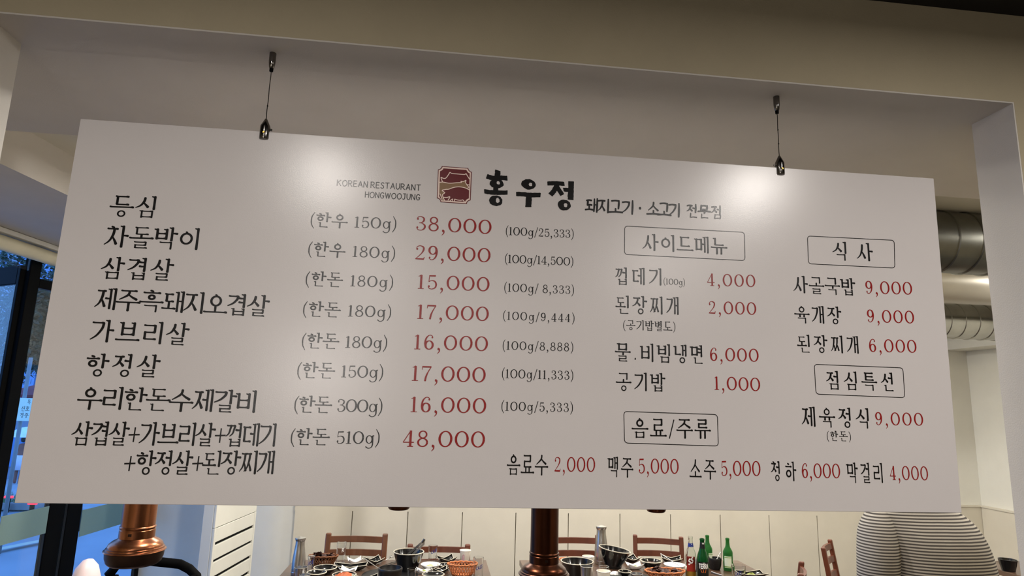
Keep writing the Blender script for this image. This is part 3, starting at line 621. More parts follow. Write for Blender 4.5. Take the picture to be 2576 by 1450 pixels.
LG={
'outer': [(-0.0141,2.3296),(0.0516,2.3294),(0.0534,2.3247),(0.0571,2.3210),(0.0609,2.3199),(0.0610,2.2457),(0.0566,2.2442),(0.0532,2.2410),(0.0517,2.2354),(-0.0128,2.2360),(-0.0139,2.2407),(-0.0176,2.2441),(-0.0224,2.2456),(-0.0232,2.3202),(-0.0187,2.3218),(-0.0154,2.3253)],
'frame': [(-0.0122,2.3278),(0.0499,2.3276),(0.0518,2.3232),(0.0558,2.3194),(0.0588,2.3181),(0.0590,2.2469),(0.0553,2.2456),(0.0516,2.2419),(0.0500,2.2371),(-0.0111,2.2377),(-0.0125,2.2422),(-0.0162,2.2458),(-0.0206,2.2473),(-0.0215,2.3185),(-0.0173,2.3205),(-0.0135,2.3240)],
'field': [(-0.0100,2.3240),(0.0472,2.3240),(0.0493,2.3202),(0.0528,2.3167),(0.0558,2.3160),(0.0564,2.2503),(0.0529,2.2486),(0.0495,2.2454),(0.0469,2.2406),(-0.0104,2.2409),(-0.0118,2.2431),(-0.0142,2.2466),(-0.0170,2.2510),(-0.0180,2.3156),(-0.0141,2.3179),(-0.0110,2.3209)],
'cow': [(-0.0177,2.2862),(-0.0113,2.2874),(-0.0052,2.2871),(0.0037,2.2859),(0.0134,2.2864),(0.0239,2.2882),(0.0344,2.2895),(0.0366,2.2904),(0.0352,2.2925),(0.0392,2.2924),(0.0418,2.2930),(0.0453,2.2947),(0.0470,2.2960),(0.0468,2.2938),(0.0457,2.2914),(0.0478,2.2883),(0.0497,2.2847),(0.0529,2.2808),(0.0536,2.2790),(0.0527,2.2766),(0.0509,2.2760),(0.0420,2.2782),(0.0322,2.2786),(0.0243,2.2777),(0.0156,2.2752),(0.0053,2.2705),(0.0001,2.2695),(-0.0047,2.2685),(-0.0105,2.2667),(-0.0039,2.2607),(-0.0085,2.2562),(-0.0086,2.2525),(-0.0063,2.2463),(-0.0039,2.2414),(-0.0083,2.2415),(-0.0107,2.2469),(-0.0147,2.2572),(-0.0168,2.2556)],
'roof': [(-0.0103,2.2884),(-0.0140,2.2965),(-0.0146,2.3002),(-0.0128,2.2998),(-0.0101,2.2982),(-0.0057,2.2977),(-0.0027,2.2992),(0.0011,2.3045),(0.0051,2.3118),(0.0064,2.3143),(0.0086,2.3139),(0.0113,2.3121),(0.0264,2.3117),(0.0428,2.3116),(0.0450,2.3130),(0.0467,2.3139),(0.0481,2.3129),(0.0495,2.3099),(0.0561,2.3001)],
'rump': [(-0.0177,2.2868),(-0.0114,2.2879),(-0.0052,2.2876),(0.0037,2.2863),(0.0133,2.2868),(0.0238,2.2887),(0.0344,2.2899),(0.0366,2.2908),(0.0350,2.2927),(0.0351,2.2933),(0.0392,2.2928),(0.0418,2.2935),(0.0452,2.2953),(0.0463,2.2966),(0.0474,2.2960),(0.0468,2.2934),(0.0460,2.2915),(0.0477,2.2888),(0.0501,2.2850),(0.0534,2.2813),(0.0542,2.2790),(0.0531,2.2761)],
'nose': [(0.0501,2.2857),(0.0563,2.2852)],
'back': [(0.0559,2.2724),(0.0492,2.2757),(0.0420,2.2777),(0.0322,2.2786),(0.0243,2.2777),(0.0156,2.2752),(0.0053,2.2705),(0.0000,2.2699),(-0.0047,2.2686),(-0.0105,2.2667),(-0.0067,2.2632),(-0.0035,2.2607),(-0.0085,2.2562),(-0.0084,2.2525),(-0.0063,2.2463),(-0.0034,2.2414)],
'snout': [(-0.0060,2.2488),(-0.0007,2.2488),(0.0045,2.2497),(0.0079,2.2513),(0.0093,2.2505),(0.0081,2.2472),(0.0053,2.2420)],
'legs': [(0.0102,2.2409),(0.0135,2.2439),(0.0161,2.2459),(0.0166,2.2441),(0.0167,2.2409)],
'belly': [(0.0216,2.2408),(0.0215,2.2458),(0.0258,2.2447),(0.0320,2.2438),(0.0381,2.2442),(0.0416,2.2453),(0.0457,2.2410)],
'shank': [(-0.0151,2.2571),(-0.0132,2.2531),(-0.0107,2.2469),(-0.0092,2.2433)],
}
def poly(name,pts,m,par,l): return flat(name,[place(u,v,l) for u,v in pts],[tuple(range(len(pts)))],m,par)
em=poly('emblem',LG['outer'],M_maroon,sign,0)
poly('emblem_frame',LG['frame'],M_cream,em,.0001); poly('emblem_field',LG['field'],M_maroon,em,.0002); poly('cow_silhouette',LG['cow'],M_tan,em,.0003)
V=[];F=[]
for i,k in enumerate(('roof','rump','nose','back','snout','legs','belly','shank')):
    p=spline([Vector(a) for a in LG[k]],3); ribbon(p,[.0021]*len(p),V,F,.0004+i*.00001)
flat('emblem_outline',[place(*v) for v in V],F,M_cream,em)
BRU={
'hong_tick': [(0.1260,2.3283),(0.1257,2.3206),(0.1255,2.3100)],
'hong_bar': [(0.0985,2.3115),(0.1114,2.3079),(0.1250,2.3083),(0.1386,2.3098),(0.1509,2.3096)],
'hong_stem': [(0.1222,2.2862),(0.1223,2.2730)],
'hong_base': [(0.0935,2.2715),(0.1100,2.2699),(0.1289,2.2703),(0.1525,2.2722)],
'woo_bar': [(0.1738,2.2700),(0.1916,2.2703),(0.2135,2.2698),(0.2357,2.2713)],
'woo_stem': [(0.2061,2.2693),(0.2062,2.2538),(0.2055,2.2379)],
'jung_bar': [(0.2525,2.3030),(0.2735,2.3051),(0.2963,2.3050)],
'jung_legl': [(0.2777,2.3028),(0.2711,2.2866),(0.2608,2.2730)],
'jung_legr': [(0.2779,2.2956),(0.2850,2.2847),(0.2912,2.2751)],
'jung_stem': [(0.3138,2.3131),(0.3133,2.2895),(0.3130,2.2637)],
'jung_tick': [(0.2941,2.2896),(0.3105,2.2899)],
}
PXU=0.000272
V=[];F=[]; lay=0
rnd=random.Random(3)
def brush(pts,w):
    global lay
    lay+=1; n=8*len(pts); sp_=spline([Vector(p) for p in pts],8); ws=[w*(1+rnd.uniform(-.07,.07)) for _ in sp_]; ws[0]*=.93; ws[-1]*=.95
    sp_=[p+Vector((rnd.uniform(-1,1),rnd.uniform(-1,1)))*w*.02 for p in sp_]; ribbon(sp_,ws,V,F,lay*3e-6,False)
for k,w in dict(hong_tick=52,hong_bar=44,hong_stem=46,hong_base=42,woo_bar=43,woo_stem=56,jung_bar=40,jung_legl=46,jung_legr=42,jung_stem=54,jung_tick=38).items(): brush(BRU[k],w*PXU)
for cx,cy,rx,ry,hx,hy,hrx,hry in [
(0.1241,2.2935,0.0179,0.0122,0.1281,2.2960,0.0041,0.0046),
(0.1234,2.2488,0.0170,0.0138,0.1282,2.2500,0.0046,0.0065),
(0.2046,2.2977,0.0182,0.0138,0.2098,2.2975,0.0044,0.0052),
(0.2966,2.2493,0.0169,0.0141,0.3002,2.2492,0.0044,0.0053),
]:
    lay+=1; n=22; o=len(V)
    for k in range(n):
        a=2*PI*k/n; j=1+rnd.uniform(-.05,.05); V.append((cx+rx*j*math.cos(a),cy+ry*j*math.sin(a),lay*3e-6)); j=1+rnd.uniform(-.15,.15); V.append((hx+hrx*j*math.cos(a),hy+hry*j*math.sin(a),lay*3e-6))
    for k in range(n): k2=(k+1)%n; F.append((o+2*k,o+2*k2,o+2*k2+1,o+2*k+1))
flat('restaurant_name',[place(*v) for v in V],F,M_ink,sign)
# cable hangers
def hanger(x,label,clip):
    t=thing('cable_hanger',label,'hanger',(x,BY+.003,ZS))
    zb=2.392-ZS+ (x-.2)*.0036
    MB().lathe([(.0005,0),(.0078,0),(.0082,-.002),(.0082,-.027),(.0062,-.043),(.0045,-.045),(.0042,-.052),(.003,-.053),(.0005,-.053)],(0,0,0),20).obj('ceiling_fitting',M_chrome,t,smooth=True)
    MB().lathe([(.0005,-.044),(.0048,-.045),(.0046,-.053),(.0005,-.0535)],(0,0,0),16).obj('collar',M_frame,t,smooth=True)
    pts=[(.0004*math.sin(k*1.7),0,-.05+(zb+.028+.05)*k/8) for k in range(9)]
    MB().tube(pts,.0011,6).obj('cable',M_chrome,t,smooth=True)
    kn=None
    for zz in ((-.10,-.14) if clip<0 else (-.145,)): MB().lathe([(.0003,zz+.002),(.0019,zz+.001),(.0019,zz-.001),(.0003,zz-.002)],(0,0,0),8).obj('knot',M_chrome,t)
    MB().lathe([(.0008,zb+.033),(.003,zb+.030),(.0115,zb+.012),(.0118,zb+.009),(.0118,zb-.020),(.0105,zb-.023),(.0005,zb-.0235)],(0,0,0),24).obj('clamp',M_chrome,t,smooth=True)
    MB().tube([(clip*.0112,0,zb+.004),(clip*.0165,0,zb+.003)],.0028,10).obj('clamp_screw',M_chrome,t,smooth=True)
    MB().lathe([(.0001,-.0128),(.0028,-.0126),(.003,-.011)],(0,0,0),14,M=Matrix.Rotation(PI/2,4,'X')@Matrix.Translation((0,0,0))).obj('grub_screw',mat('brass_screw',rgb(190,150,70),.3,metal=1),t,loc=(.001,-.0245,zb-.008))
hanger(-.446,'thin steel cable with dark clamp holding the left half of the menu board',1)
hanger(.880,'thin steel cable with dark clamp holding the right half of the menu board',-1)
# ---------------- exhaust pipes over the grills ----------------
PROF=[(.52,-.02),(.535,0),(.52,-.03),(.515,-.05),(.515,-.30),(.56,-.34),(.68,-.40),(.77,-.48),(.80,-.54),(.80,-.58),(.84,-.60),(.845,-.64),(.895,-.665),(.905,-.69),(.89,-.71),(.80,-.70)]
CUP=[(.86,-.705),(.85,-.80),(.84,-.90),(.80,-1.0),(.795,-1.03),(.74,-1.09),(.70,-1.12),(.64,-1.10),(.62,-.9)]
def pipe(name,label,x,y,d,zb,mp,mh,mc,ztop=ZC):
    t=thing(name,label,'exhaust pipe',(x,y,zb))
    S=lambda pr:[(r*d,z*d) for r,z in pr]
    MB().lathe([(.5*d,-.02*d),(.5*d,ztop-zb-.001)],(0,0,0),40).obj('pipe',mp,t,smooth=True)
    MB().lathe(S([(.5,.06),(.525,.045),(.535,.02),(.525,-.005),(.512,-.03),(.512,-.045),(.525,-.06),(.525,-.30),(.50,-.31)]),(0,0,0),40).obj('collar',mp,t,smooth=True)
    MB().lathe(S(PROF[4:]),(0,0,0),48).obj('hood',mh,t,smooth=True)
    MB().lathe(S(CUP),(0,0,0),48).obj('cup',mc,t,smooth=True)
    MB().box((-.05*d,-.535*d,-.20*d),(.05*d,-.50*d,-.12*d)).obj('damper_slot',M_cup,t)
    return t
pipe('exhaust_pipe','worn shiny copper exhaust pipe with flared hood, left of the picture by the windows',-1.044,2.55,.111,1.278,M_copper,M_copper,M_cup)
pipe('exhaust_pipe','dark brown glossy exhaust pipe with flared hood in the middle below the sign',.463,2.68,.113,1.165,M_copperd,M_copperd,M_cup)
for x,y,w,zz,lb in ((-.214,4.56,.152,1.033,'raised brown exhaust hood whose rim peeks under the sign above the left table'),(1.585,4.56,.140,1.034,'raised brown exhaust hood whose rim peeks under the sign above the right table')):
    d=w/1.70; t=thing('raised_exhaust_hood',lb,'exhaust pipe',(x,y,zz+1.12*d))
    S=lambda pr:[(r*d,z*d) for r,z in pr]
    MB().lathe([(.5*d,-.02*d),(.5*d,ZC-zz-1.12*d-.001)],(0,0,0),32).obj('pipe',M_copperd,t,smooth=True)
    MB().lathe(S(PROF[2:]),(0,0,0),40).obj('hood',M_copperd,t,smooth=True); MB().lathe(S(CUP),(0,0,0),40).obj('cup',M_copperd,t,smooth=True)
# ---------------- tables ----------------
TZ=.74
def table(x0,x1,y0,y1,label,grills):
    cx,cy=(x0+x1)/2,(y0+y1)/2; t=thing('dining_table',label,'table',(cx,cy,0),group='dining tables'); w,d=(x1-x0)/2,(y1-y0)/2
    MB().box((-w,-d,TZ-.035),(w,d,TZ)).obj('tabletop',M_table,t,bevel=.004)
    for sx in (-1,1):
        for sy in (-1,1): MB().box((sx*(w-.06)-.03,sy*(d-.06)-.03,0),(sx*(w-.06)+.03,sy*(d-.06)+.03,TZ-.0355)).obj('leg',M_table,t)
    for gx,gy in grills:
        MB().lathe([(.165,.0001),(.163,.0008),(.150,.0008),(.146,.0004),(.02,.0004),(.001,.0004)],(gx-cx,gy-cy,TZ),40).obj('grill_plate',M_stone,t,smooth=True)
    return t
table(-.85,.378,3.58,4.43,'dark wooden table crowded with dishes left of the middle pipe',[(-.22,4.06)])
table(.60,2.12,3.72,4.43,'dark wooden table crowded with bowls and bottles right of the middle pipe',[(1.2,3.97)])
table(3.86,4.9,3.5,4.43,'dark table behind the striped shirt at the far right',[])
# ---------------- chairs ----------------
def chair(label,x,y,rz,m,sc_=(1,1,1)):
    t=thing('ladder_back_chair',label,'chair',(x,y,0),rz,group='wooden chairs'); t.scale=sc_
    for s in (-1,1):
        b=MB(); X=s*.188
        b.hexa([(X-.017,-.06,0),(X+.017,-.06,0),(X+.017,-.025,0),(X-.017,-.025,0)],[(X-.017,-.045,.45),(X+.017,-.045,.45),(X+.017,-.01,.45),(X-.017,-.01,.45)])
        b.hexa([(X-.017,-.045,.45),(X+.017,-.045,.45),(X+.017,-.01,.45),(X-.017,-.01,.45)],[(X-.018,.02,.868),(X+.018,.02,.868),(X+.018,.05,.868),(X-.018,.05,.868)])
        bm_=b.obj('back_post',m,t,bevel=.007)
        MB().box((X-.017,-.42,0),(X+.017,-.385,.435)).obj('front_leg',m,t,bevel=.004)
        MB().box((X-.009,-.386,.18),(X+.009,-.05,.21)).obj('stretcher',m,t,bevel=.003)
    for z0,z1 in ((.810,.848),(.728,.766),(.635,.675),(.54,.575)):
        b=MB(); n=8; pts=[]
        yy=lambda z:-.0275+.0625*(z-.45)/.418
        vs=[];fs=[]
        for k in range(n+1):
            xx=-.172+.344*k/n; cv=.022*math.sin(PI*k/n)
            for z in (z0,z1):
                vs+=[(xx,yy(z)+cv-.008,z),(xx,yy(z)+cv+.008,z)]
        for k in range(n):
            o=4*k; fs+=[(o,o+4,o+6,o+2),(o+1,o+3,o+7,o+5),(o+2,o+6,o+7,o+3),(o,o+1,o+5,o+4)]
        fs+=[(0,2,3,1),(4*n,4*n+1,4*n+3,4*n+2)]
        b.add(vs,fs); b.obj('rail',m,t)
    MB().box((-.2,-.43,.436),(.2,-.012,.462)).obj('seat',m,t,bevel=.008)
    return t
chair('brown ladder back chair at the left end, behind the tall beer glass',-.485,4.57,-.04,M_wood)
chair('low dark ladder back chair behind the tongs in the black bowl',.068,4.50,.0,M_woodd,(1.02,1,.94))
chair('ladder back chair half hidden by the middle pipe and a steel bottle',.985,4.565,.0,M_woodd)
chair('ladder back chair behind the black bowl, just left of the bottles',1.615,4.60,-.2,M_woodd,(.86,1,.99))
chair('ladder back chair seen edge on beside the striped shirt',2.76,4.34,.88,M_woodd,(.9,1,1.0))
chair('low chair with curved rail near the right end of the bottles',1.955,3.43,-2.12,M_woodd,(.8,1,1.08))
# ---------------- things on the tables ----------------
def lab(l,a): return l
def rimpos(x0,x1,cy,h):
    p=onz((x0+x1)/2,cy,TZ+h); r=abs(onz(x1,cy,TZ+h).x-onz(x0,cy,TZ+h).x)/2; return p.x,p.y,r
def bowl(label,x0,x1,cy,h,name='black_bowl',m=None,rim=None,br=.5,food=None,fh=.55,tilt=0,zb=0,dy=0,dx=0,group='black bowls',cat='bowl',r=None,flare=.0):
    x,y,rr=rimpos(x0,x1,cy,h+zb); r=r or rr; x+=dx; y+=dy
    t=thing(name,label,cat,(x,y,TZ+zb+.001),group=group)
    m=m or M_black
    b0=r*br; w=.004
    prof=[(.0005,.004),(b0*.85,.004),(b0*.9,0),(b0,0),(b0*1.02,.006),(b0+(r-b0)*.55,h*.5),(r-.001,h-.003),(r,h)]
    inn=[(r-w,h),(b0+(r-b0)*.5-w,h*.5),(b0*.8,.012),(.0005,.010)]
    MB().lathe(prof+inn,(0,0,0),40).obj('body',m,t,smooth=True)
    if rim is not False: MB().lathe([(r-.0005,h-.004),(r+.0012,h-.001),(r-.001,h+.0012),(r-w-.0005,h+.0008),(r-w-.0012,h-.004)],(0,0,0),40).obj('rim',rim or M_rim,t,smooth=True)
    if food:
        fr=b0+(r-b0)*fh*.9-w-.002; rn=random.Random(int(x0*7)); vs=[];n=14
        b=MB(); prof2=[]
        for k in range(6): q=k/5; prof2.append((max(.0006,fr*(1-q)),h*fh+.016*math.sin(q*PI/2)))
        b.lathe(prof2,(0,0,0),24)
        b.v=[(v[0],v[1],v[2]+rn.uniform(-.004,.004)) for v in b.v]
        b.obj('food',food,t,smooth=True)
    if tilt: t.rotation_euler=(0,tilt,0); t.location.z+=abs(math.sin(tilt))*b0
    return t
def dish(label,x0,x1,cy,h=.022,name='black_square_plate',m=None,rim=None,rz=0,asp=.75,lift=.0,food=None,group='square black plates',dx=0,dy=0,zb=0):
    """square dish whose corners turn up"""
    x,y,r=rimpos(x0,x1,cy,h+zb); x+=dx; y+=dy
    t=thing(name,label,'dish',(x,y,TZ+zb+.001),rz,group=group); m=m or M_black; n=10
    def surf(off,sc):
        vs=[]
        for i in range(n+1):
            for j in range(n+1):
                u=2*i/n-1; v=2*j/n-1; e=max(abs(u),abs(v)); c=abs(u*v)
                zz=h*(max(0,(e-.45)/.55)**1.6)*(.62+.38*c)+lift*c**2
                k=1-.10*(1-c)*e
                vs.append((u*r*sc*k,v*r*asp*sc*k,zz+off))
        return vs
    top=surf(.004,1); bot=surf(0,.99); N1=(n+1)**2
    f=[]
    for i in range(n):
        for j in range(n):
            a=i*(n+1)+j; f.append((a,a+n+1,a+n+2,a+1)); f.append((a+N1,a+1+N1,a+n+2+N1,a+n+1+N1))
    edge=[i*(n+1) for i in range(n+1)]+[n*(n+1)+j for j in range(1,n+1)]+[i*(n+1)+n for i in range(n-1,-1,-1)]+[j for j in range(n-1,0,-1)]
    for a,b_ in zip(edge,edge[1:]+edge[:1]): f.append((a,b_,b_+N1,a+N1))
    MB().add(top+bot,f).obj('body',m,t,smooth='all')
    if rim is not False:
        pts=[Vector(top[i])+Vector((0,0,.001)) for i in edge]; pts.append(pts[0]); MB().tube(pts,.0022,6,caps=False).obj('rim',rim or M_rim,t,smooth='all')
    if food:
        rn=random.Random(int(x0)); b=MB()
        b.lathe([(r*.34,.003),(r*.30,.012),(r*.15,.018),(.0006,.019)],(0,0,0),16,sy=asp); b.v=[(v[0]+rn.uniform(-.003,.003),v[1],v[2]+rn.uniform(-.003,.004)) for v in b.v]
        b.obj('food',food,t,smooth=True)
    return t
def cup(label,x0,x1,ytop,h,name,m,group,taper=.72,print_=None,y=None,rimr=True,zb=0,cat='cup',liquid=None,dx=0):
    xx,yy,r=rimpos(x0,x1,ytop+ (x1-x0)*.10,h+zb)
    if y: k=y/yy; xx*=k; r*=k; yy=y
    t=thing(name,label,cat,(xx+dx,yy,TZ+zb+.001),group=group); w=.0012 if m is not M_glass else .0022
    rb=r*taper
    prof=[(.0005,.003),(rb-.002,.002),(rb-.001,0),(rb,.001),(r,h-.002),(r+(.0022 if rimr else 0),h),(r-w,h+.0008),(rb-w,.008 if m is M_glass else .006),(.0005,.0075 if m is M_glass else .006)]
    MB().lathe(prof,(0,0,0),32).obj('body',m,t,smooth=True)
    if liquid: MB().lathe([(.0005,.009),(rb-w-.0006,.0092),(rb-w-.0006,.022),(.0005,.022)],(0,0,0),24).obj('liquid',liquid,t,smooth=True)
    if print_:
        V=[];F=[]
        txt,mm,zc,hh,ph=print_
        xo=0
        for c in txt:
            q=Pen('k'); q.lw=.55 if txt=='I' else .2; a=q.glyph(c)
            o=len(V); V+=[(v[0]+xo,v[1],0) for v in q.V]; F+=[tuple(i+o for i in f) for f in q.F]; xo+=a
        out=[]
        for u,v,_ in V:
            zz=zc+(v-.5)*hh+(u-xo/2)*hh*.25; rr=rb+(r-rb)*zz/h+.0006; a=ph+(u-xo/2)*hh*.7/rr
            out.append((rr*math.sin(a),-rr*math.cos(a),zz))
        flat('printed_mark',out,F,mm,t)
    return t
def stick(name,label,cat,p0,p1,m,r=.0022,group=None,head=None):
    p0=Vector(p0);p1=Vector(p1); t=thing(name,label,cat,p1,group=group); d=p0-p1
    MB().tube([(0,0,0),d*.5,d],[r*.8,r,r*1.25],8).obj('handle',m,t,smooth=True)
    if head:
        M=Matrix.Identity(4)
        MB().lathe([(.0005,-.003),(.012,-.001),(.017,.003),(.016,.004),(.011,.001),(.0005,-.001)],(0,0,0),20,sy=1.35).obj('spoon_bowl',m,t,smooth=True)
    return t
# --- left table ---
def steelbottle(label,px,ytop,y,h):
    p=ony(px,ytop,y); t=thing('steel_water_bottle',label,'bottle',(p.x,y,TZ+.001),group='steel water bottles'); k=h/.24
    MB().lathe([(.0005,0),(.040,0),(.043,.004),(.043,.05),(.042,.09),(.035,.15),(.030,.185),(.0295,.205),(.0295,.212)],(0,0,0),40).obj('body',M_steel,t,smooth=True)
    MB().lathe([(.0298,.210),(.033,.216),(.035,.224),(.034,.229),(.018,.233),(.008,.236),(.0005,.236)],(0,0,0),40).obj('lid',M_steel,t,smooth=True)
    MB().lathe([(.0436,.018),(.0445,.021),(.0436,.024)],(0,0,0),40).obj('base_ring',M_steel,t,smooth=True)
    for ch in t.children: ch.scale=(k,k,k)
    return t
steelbottle('tall steel water bottle at the left end of the left table',757,1344,4.06,.215)
cup('stacked steel cups in front of the left steel bottle',744,775,1403,.075,'steel_cup_stack',M_steel,None,.8,y=3.92)
cup('single short steel cup right of the stacked steel cups',755,782,1428,.065,'steel_cup',M_steel,'steel cups',.8,y=3.80)
cup('clear beer glass with blue print behind the left steel cups',775,793,1397,.085,'beer_glass',M_glass,'beer glasses',.8,print_=('CASS',M_blue,.05,.018,-.2),y=4.14)
cup('tall clear beer glass with white print before the left chair',847,872,1371,.125,'beer_glass',M_glass,'beer glasses',.82,print_=('R',M_lwhite,.085,.022,.5),y=4.33,rimr=False)
def basket(label,x0,x1,cy,h,m,lettuce=False,y=None,asp=.62,dx=0,name='wicker_basket',rr=None):
    x,yy,r=rimpos(x0,x1,cy,h); 
    if y: k=y/yy; x*=k; r*=k; yy=y
    t=thing(name,label,'basket',(x+dx,yy,TZ+.005),group='wicker baskets'); n=26
    b=MB()
    for dr in (1,-1):
        for k in range(n):
            a=2*PI*k/n; pts=[]
            for q in range(5):
                f=q/4; rr=r*(.66+.34*f); aa=a+dr*f*.5; pts.append((rr*math.cos(aa),rr*math.sin(aa)*asp,f*h))
            b.tube(pts,.0026,5)
    b.obj('weave',m,t,smooth='all')
    b=MB(); b.tube([(r*math.cos(2*PI*k/48),r*math.sin(2*PI*k/48)*asp,h+.002*math.sin(k*PI/1.5)) for k in range(49)],.0052,8,caps=False); b.obj('rim',m,t,smooth='all')
    MB().lathe([(.0005,.001),(r*.66,.001),(r*.66,.004),(.0005,.004)],(0,0,0),32,sy=asp).obj('base',m,t)
    if lettuce:
        rn=random.Random(5); b=MB()
        for k in range(34):
            a=rn.uniform(0,2*PI); q=r*.7*math.sqrt(rn.random()); c=Vector((q*math.cos(a),q*math.sin(a)*asp,h*rn.uniform(.65,1.22))); s=rn.uniform(.014,.028); vs=[]
            R=Matrix.Rotation(rn.uniform(0,6),3,'Z')@Matrix.Rotation(rn.uniform(-.9,.9),3,'X')
            for i in range(4):
                for j in range(4): vs.append(c+R@Vector(((i-1.5)*s*.6,(j-1.5)*s*.6,rn.uniform(-.5,.5)*s*.6)))
            b.add(vs,[(i*4+j,i*4+4+j,i*4+5+j,i*4+1+j) for i in range(3) for j in range(3)])
        o=b.obj('lettuce',M_leaf,t,smooth='all'); o['kind']='stuff'
    return t
basket('dark brown wicker basket of wilted lettuce left of the tall glass',777,850,1405,.055,M_wickd,True,y=4.27,asp=.5)
bowl('shallow black bowl, uppermost of the three left of the white dishes',789,848,1428,.035,dx=.0)
bowl('shallow black bowl behind the short steel cup',781,831,1440,.035,dx=-.02)
bowl('black bowl of orange kimchi at the lower left',822,883,1446,.035,food=M_kimchi,fh=.8,dx=.03,dy=-.0)
dish('long black oval tray with pale rim before the tall glass',834,919,1424,.03,'black_tray',rz=.05,asp=.42,group=None,dy=.02,dx=.01)
dish('white square dish with raised corners behind the long black tray',873,909,1413,.024,'white_dish',M_white,False,.3,.8,.012,group='white dishes',dy=.035)
dish('white square dish with raised corners between the shallow bowls and the stone pot',846,889,1432,.024,'white_dish',M_white,False,-.2,.6,.012,group='white dishes',dx=.02,dy=-.01)
dish('white dish cut by the bottom edge below the shallow bowls',782,818,1449,.02,'white_dish',M_white,False,.1,.6,.008,group='white dishes',dy=-.10)
dish('black square plate under the crossed spoon',918,960,1412,.024,rz=.5,asp=.9,lift=.01,dy=.03)
dish('black square plate with tall pale corners at the bottom edge',878,942,1447,.024,rz=.15,lift=.012,dy=-.10,dx=.03)
def stonepot(label,x0,x1,cy,h=.065,zb=.0,y=None,group='black stone pots'):
    x,yy,r=rimpos(x0,x1,cy,h+zb)
    if y: k=y/yy; x*=k; r*=k; yy=y
    t=thing('stone_pot',label,'pot',(x,yy,TZ+zb+.001),group=group)
    MB().lathe([(.0005,0),(r*.72,0),(r*.80,.006),(r*.95,h*.45),(r*.97,h*.72),(r*1.0,h*.78),(r*1.0,h*.95),(r*.97,h),(r*.90,h),(r*.86,h*.7),(r*.6,h*.25),(.0005,h*.22)],(0,0,0),40).obj('body',M_stone,t,smooth=True)
    return t
stonepot('black stone pot holding a spoon on the left grill',952,1013,1429,.062,.017)
stick('spoon','long steel spoon resting across the left stone pot','spoon',ony(917,1406,4.30),ony(957,1434,4.05),M_steel,.003,'spoons')
stick('ladle','dark steel spoon with round bowl lying behind the black bowl with tongs','spoon',ony(946,1421,4.27),onz(978,1409,TZ+.012)+Vector((.02,-.02,.022)),M_steel,.0025,None,True)
bowl('big flared black bowl with tongs in it',990,1067,1388,.105,'black_flared_bowl',br=.62,group='flared black bowls',dy=-.0)
# tongs
t=thing('serving_tongs','steel serving tongs standing in the big black bowl','tongs',ony(1026,1395,4.24))
o0=Vector(t.location)
for s in (0,1):
    a=ony(1026+s*12,1396,4.24-s*.01)-o0; b_=ony(1062+s*4,1365+s*4,4.24)-o0; c=ony(1067,1358,4.24)-o0
    mb=MB(); n=(c-a).normalized(); sd=n.cross(Vector((0,1,0))).normalized()*.0065
    for p,q in ((a,b_),(b_,c)): mb.hexa([p-sd+Vector((0,-.0012,0)),p+sd+Vector((0,-.0012,0)),p+sd+Vector((0,.0012,0)),p-sd+Vector((0,.0012,0))],[q-sd+Vector((0,-.0012,0)),q+sd+Vector((0,-.0012,0)),q+sd+Vector((0,.0012,0)),q-sd+Vector((0,.0012,0))])
    mb.obj('arm',M_steel,t)
MB().tube([ony(1062,1366,4.24)-o0,ony(1068,1357,4.24)-o0],.008,10).obj('hinge',M_chrome,t,smooth=True)
cup('clear beer glass with blue print before the low chair',1078,1101,1373,.115,'beer_glass',M_glass,'beer glasses',.82,print_=('CASS',M_blue,.085,.018,.35),y=4.30,rimr=False)
bowl('white round bowl right of the big black bowl',1049,1100,1422,.035,'white_bowl',M_white,False,br=.45,food=M_garlic,fh=.4,group=None,dy=.02,dx=.02)
dish('black square plate with pale corners behind the left wicker basket',1101,1145,1408,.022,rz=.35,asp=.8,lift=.012,dx=.0,dy=.02)
bowl('small black bowl left of the orange wicker basket',1104,1134,1420,.03,dy=-.01,r=.045)
dish('long grey brown tray behind the orange wicker basket',1135,1190,1413,.016,'grey_tray',mat('grey_brown_plastic',rgb(104,92,88),.4),False,.0,.35,0,group=None,dy=.0)
cup('white paper cup with pink print at the right end of the left table',1157,1184,1384,.075,'paper_cup',M_paper,'paper cups',.74,print_=('I',M_pink,.03,.034,-.35),y=4.36)
basket('orange lattice wicker basket at the right end of the left table',1126,1200,1424,.065,M_wick,False,y=4.03,asp=.6)
dish('white dish with a green leaf below the white bowl',1048,1085,1437,.02,'white_dish',M_white,False,.2,.6,.01,M_lgreen,'white dishes',dx=.0,dy=.02)
dish('black square plate with two raised corners left of the orange basket',1087,1126,1434,.022,rz=.2,asp=.7,lift=.012,dy=.0,dx=.0)
bowl('oval black dish with pale rim before the white bowl',1062,1118,1443,.028,dy=-.02)
dish('white square dish at the bottom edge before the orange basket',1119,1160,1447,.02,'white_dish',M_white,False,-.1,.6,.008,group='white dishes',dy=-.14)
cup('short clear glass right of the left stone pot',1025,1048,1437,.06,'short_glass',M_glass,'short glasses',.85,y=3.95)
cup('tall clear beer glass holding a little amber beer at the right end',1191,1217,1402,.135,'beer_glass',M_glass,'beer glasses',.84,print_=('CASS',M_blue,.085,.018,.2),y=3.90,liquid=M_beer,rimr=False)
bowl('glass dish of bean sprouts at the bottom edge before the left grill',1046,1086,1449,.03,'sprout_dish',M_glass,False,food=M_garlic,fh=.8,group=None,dy=-.1)
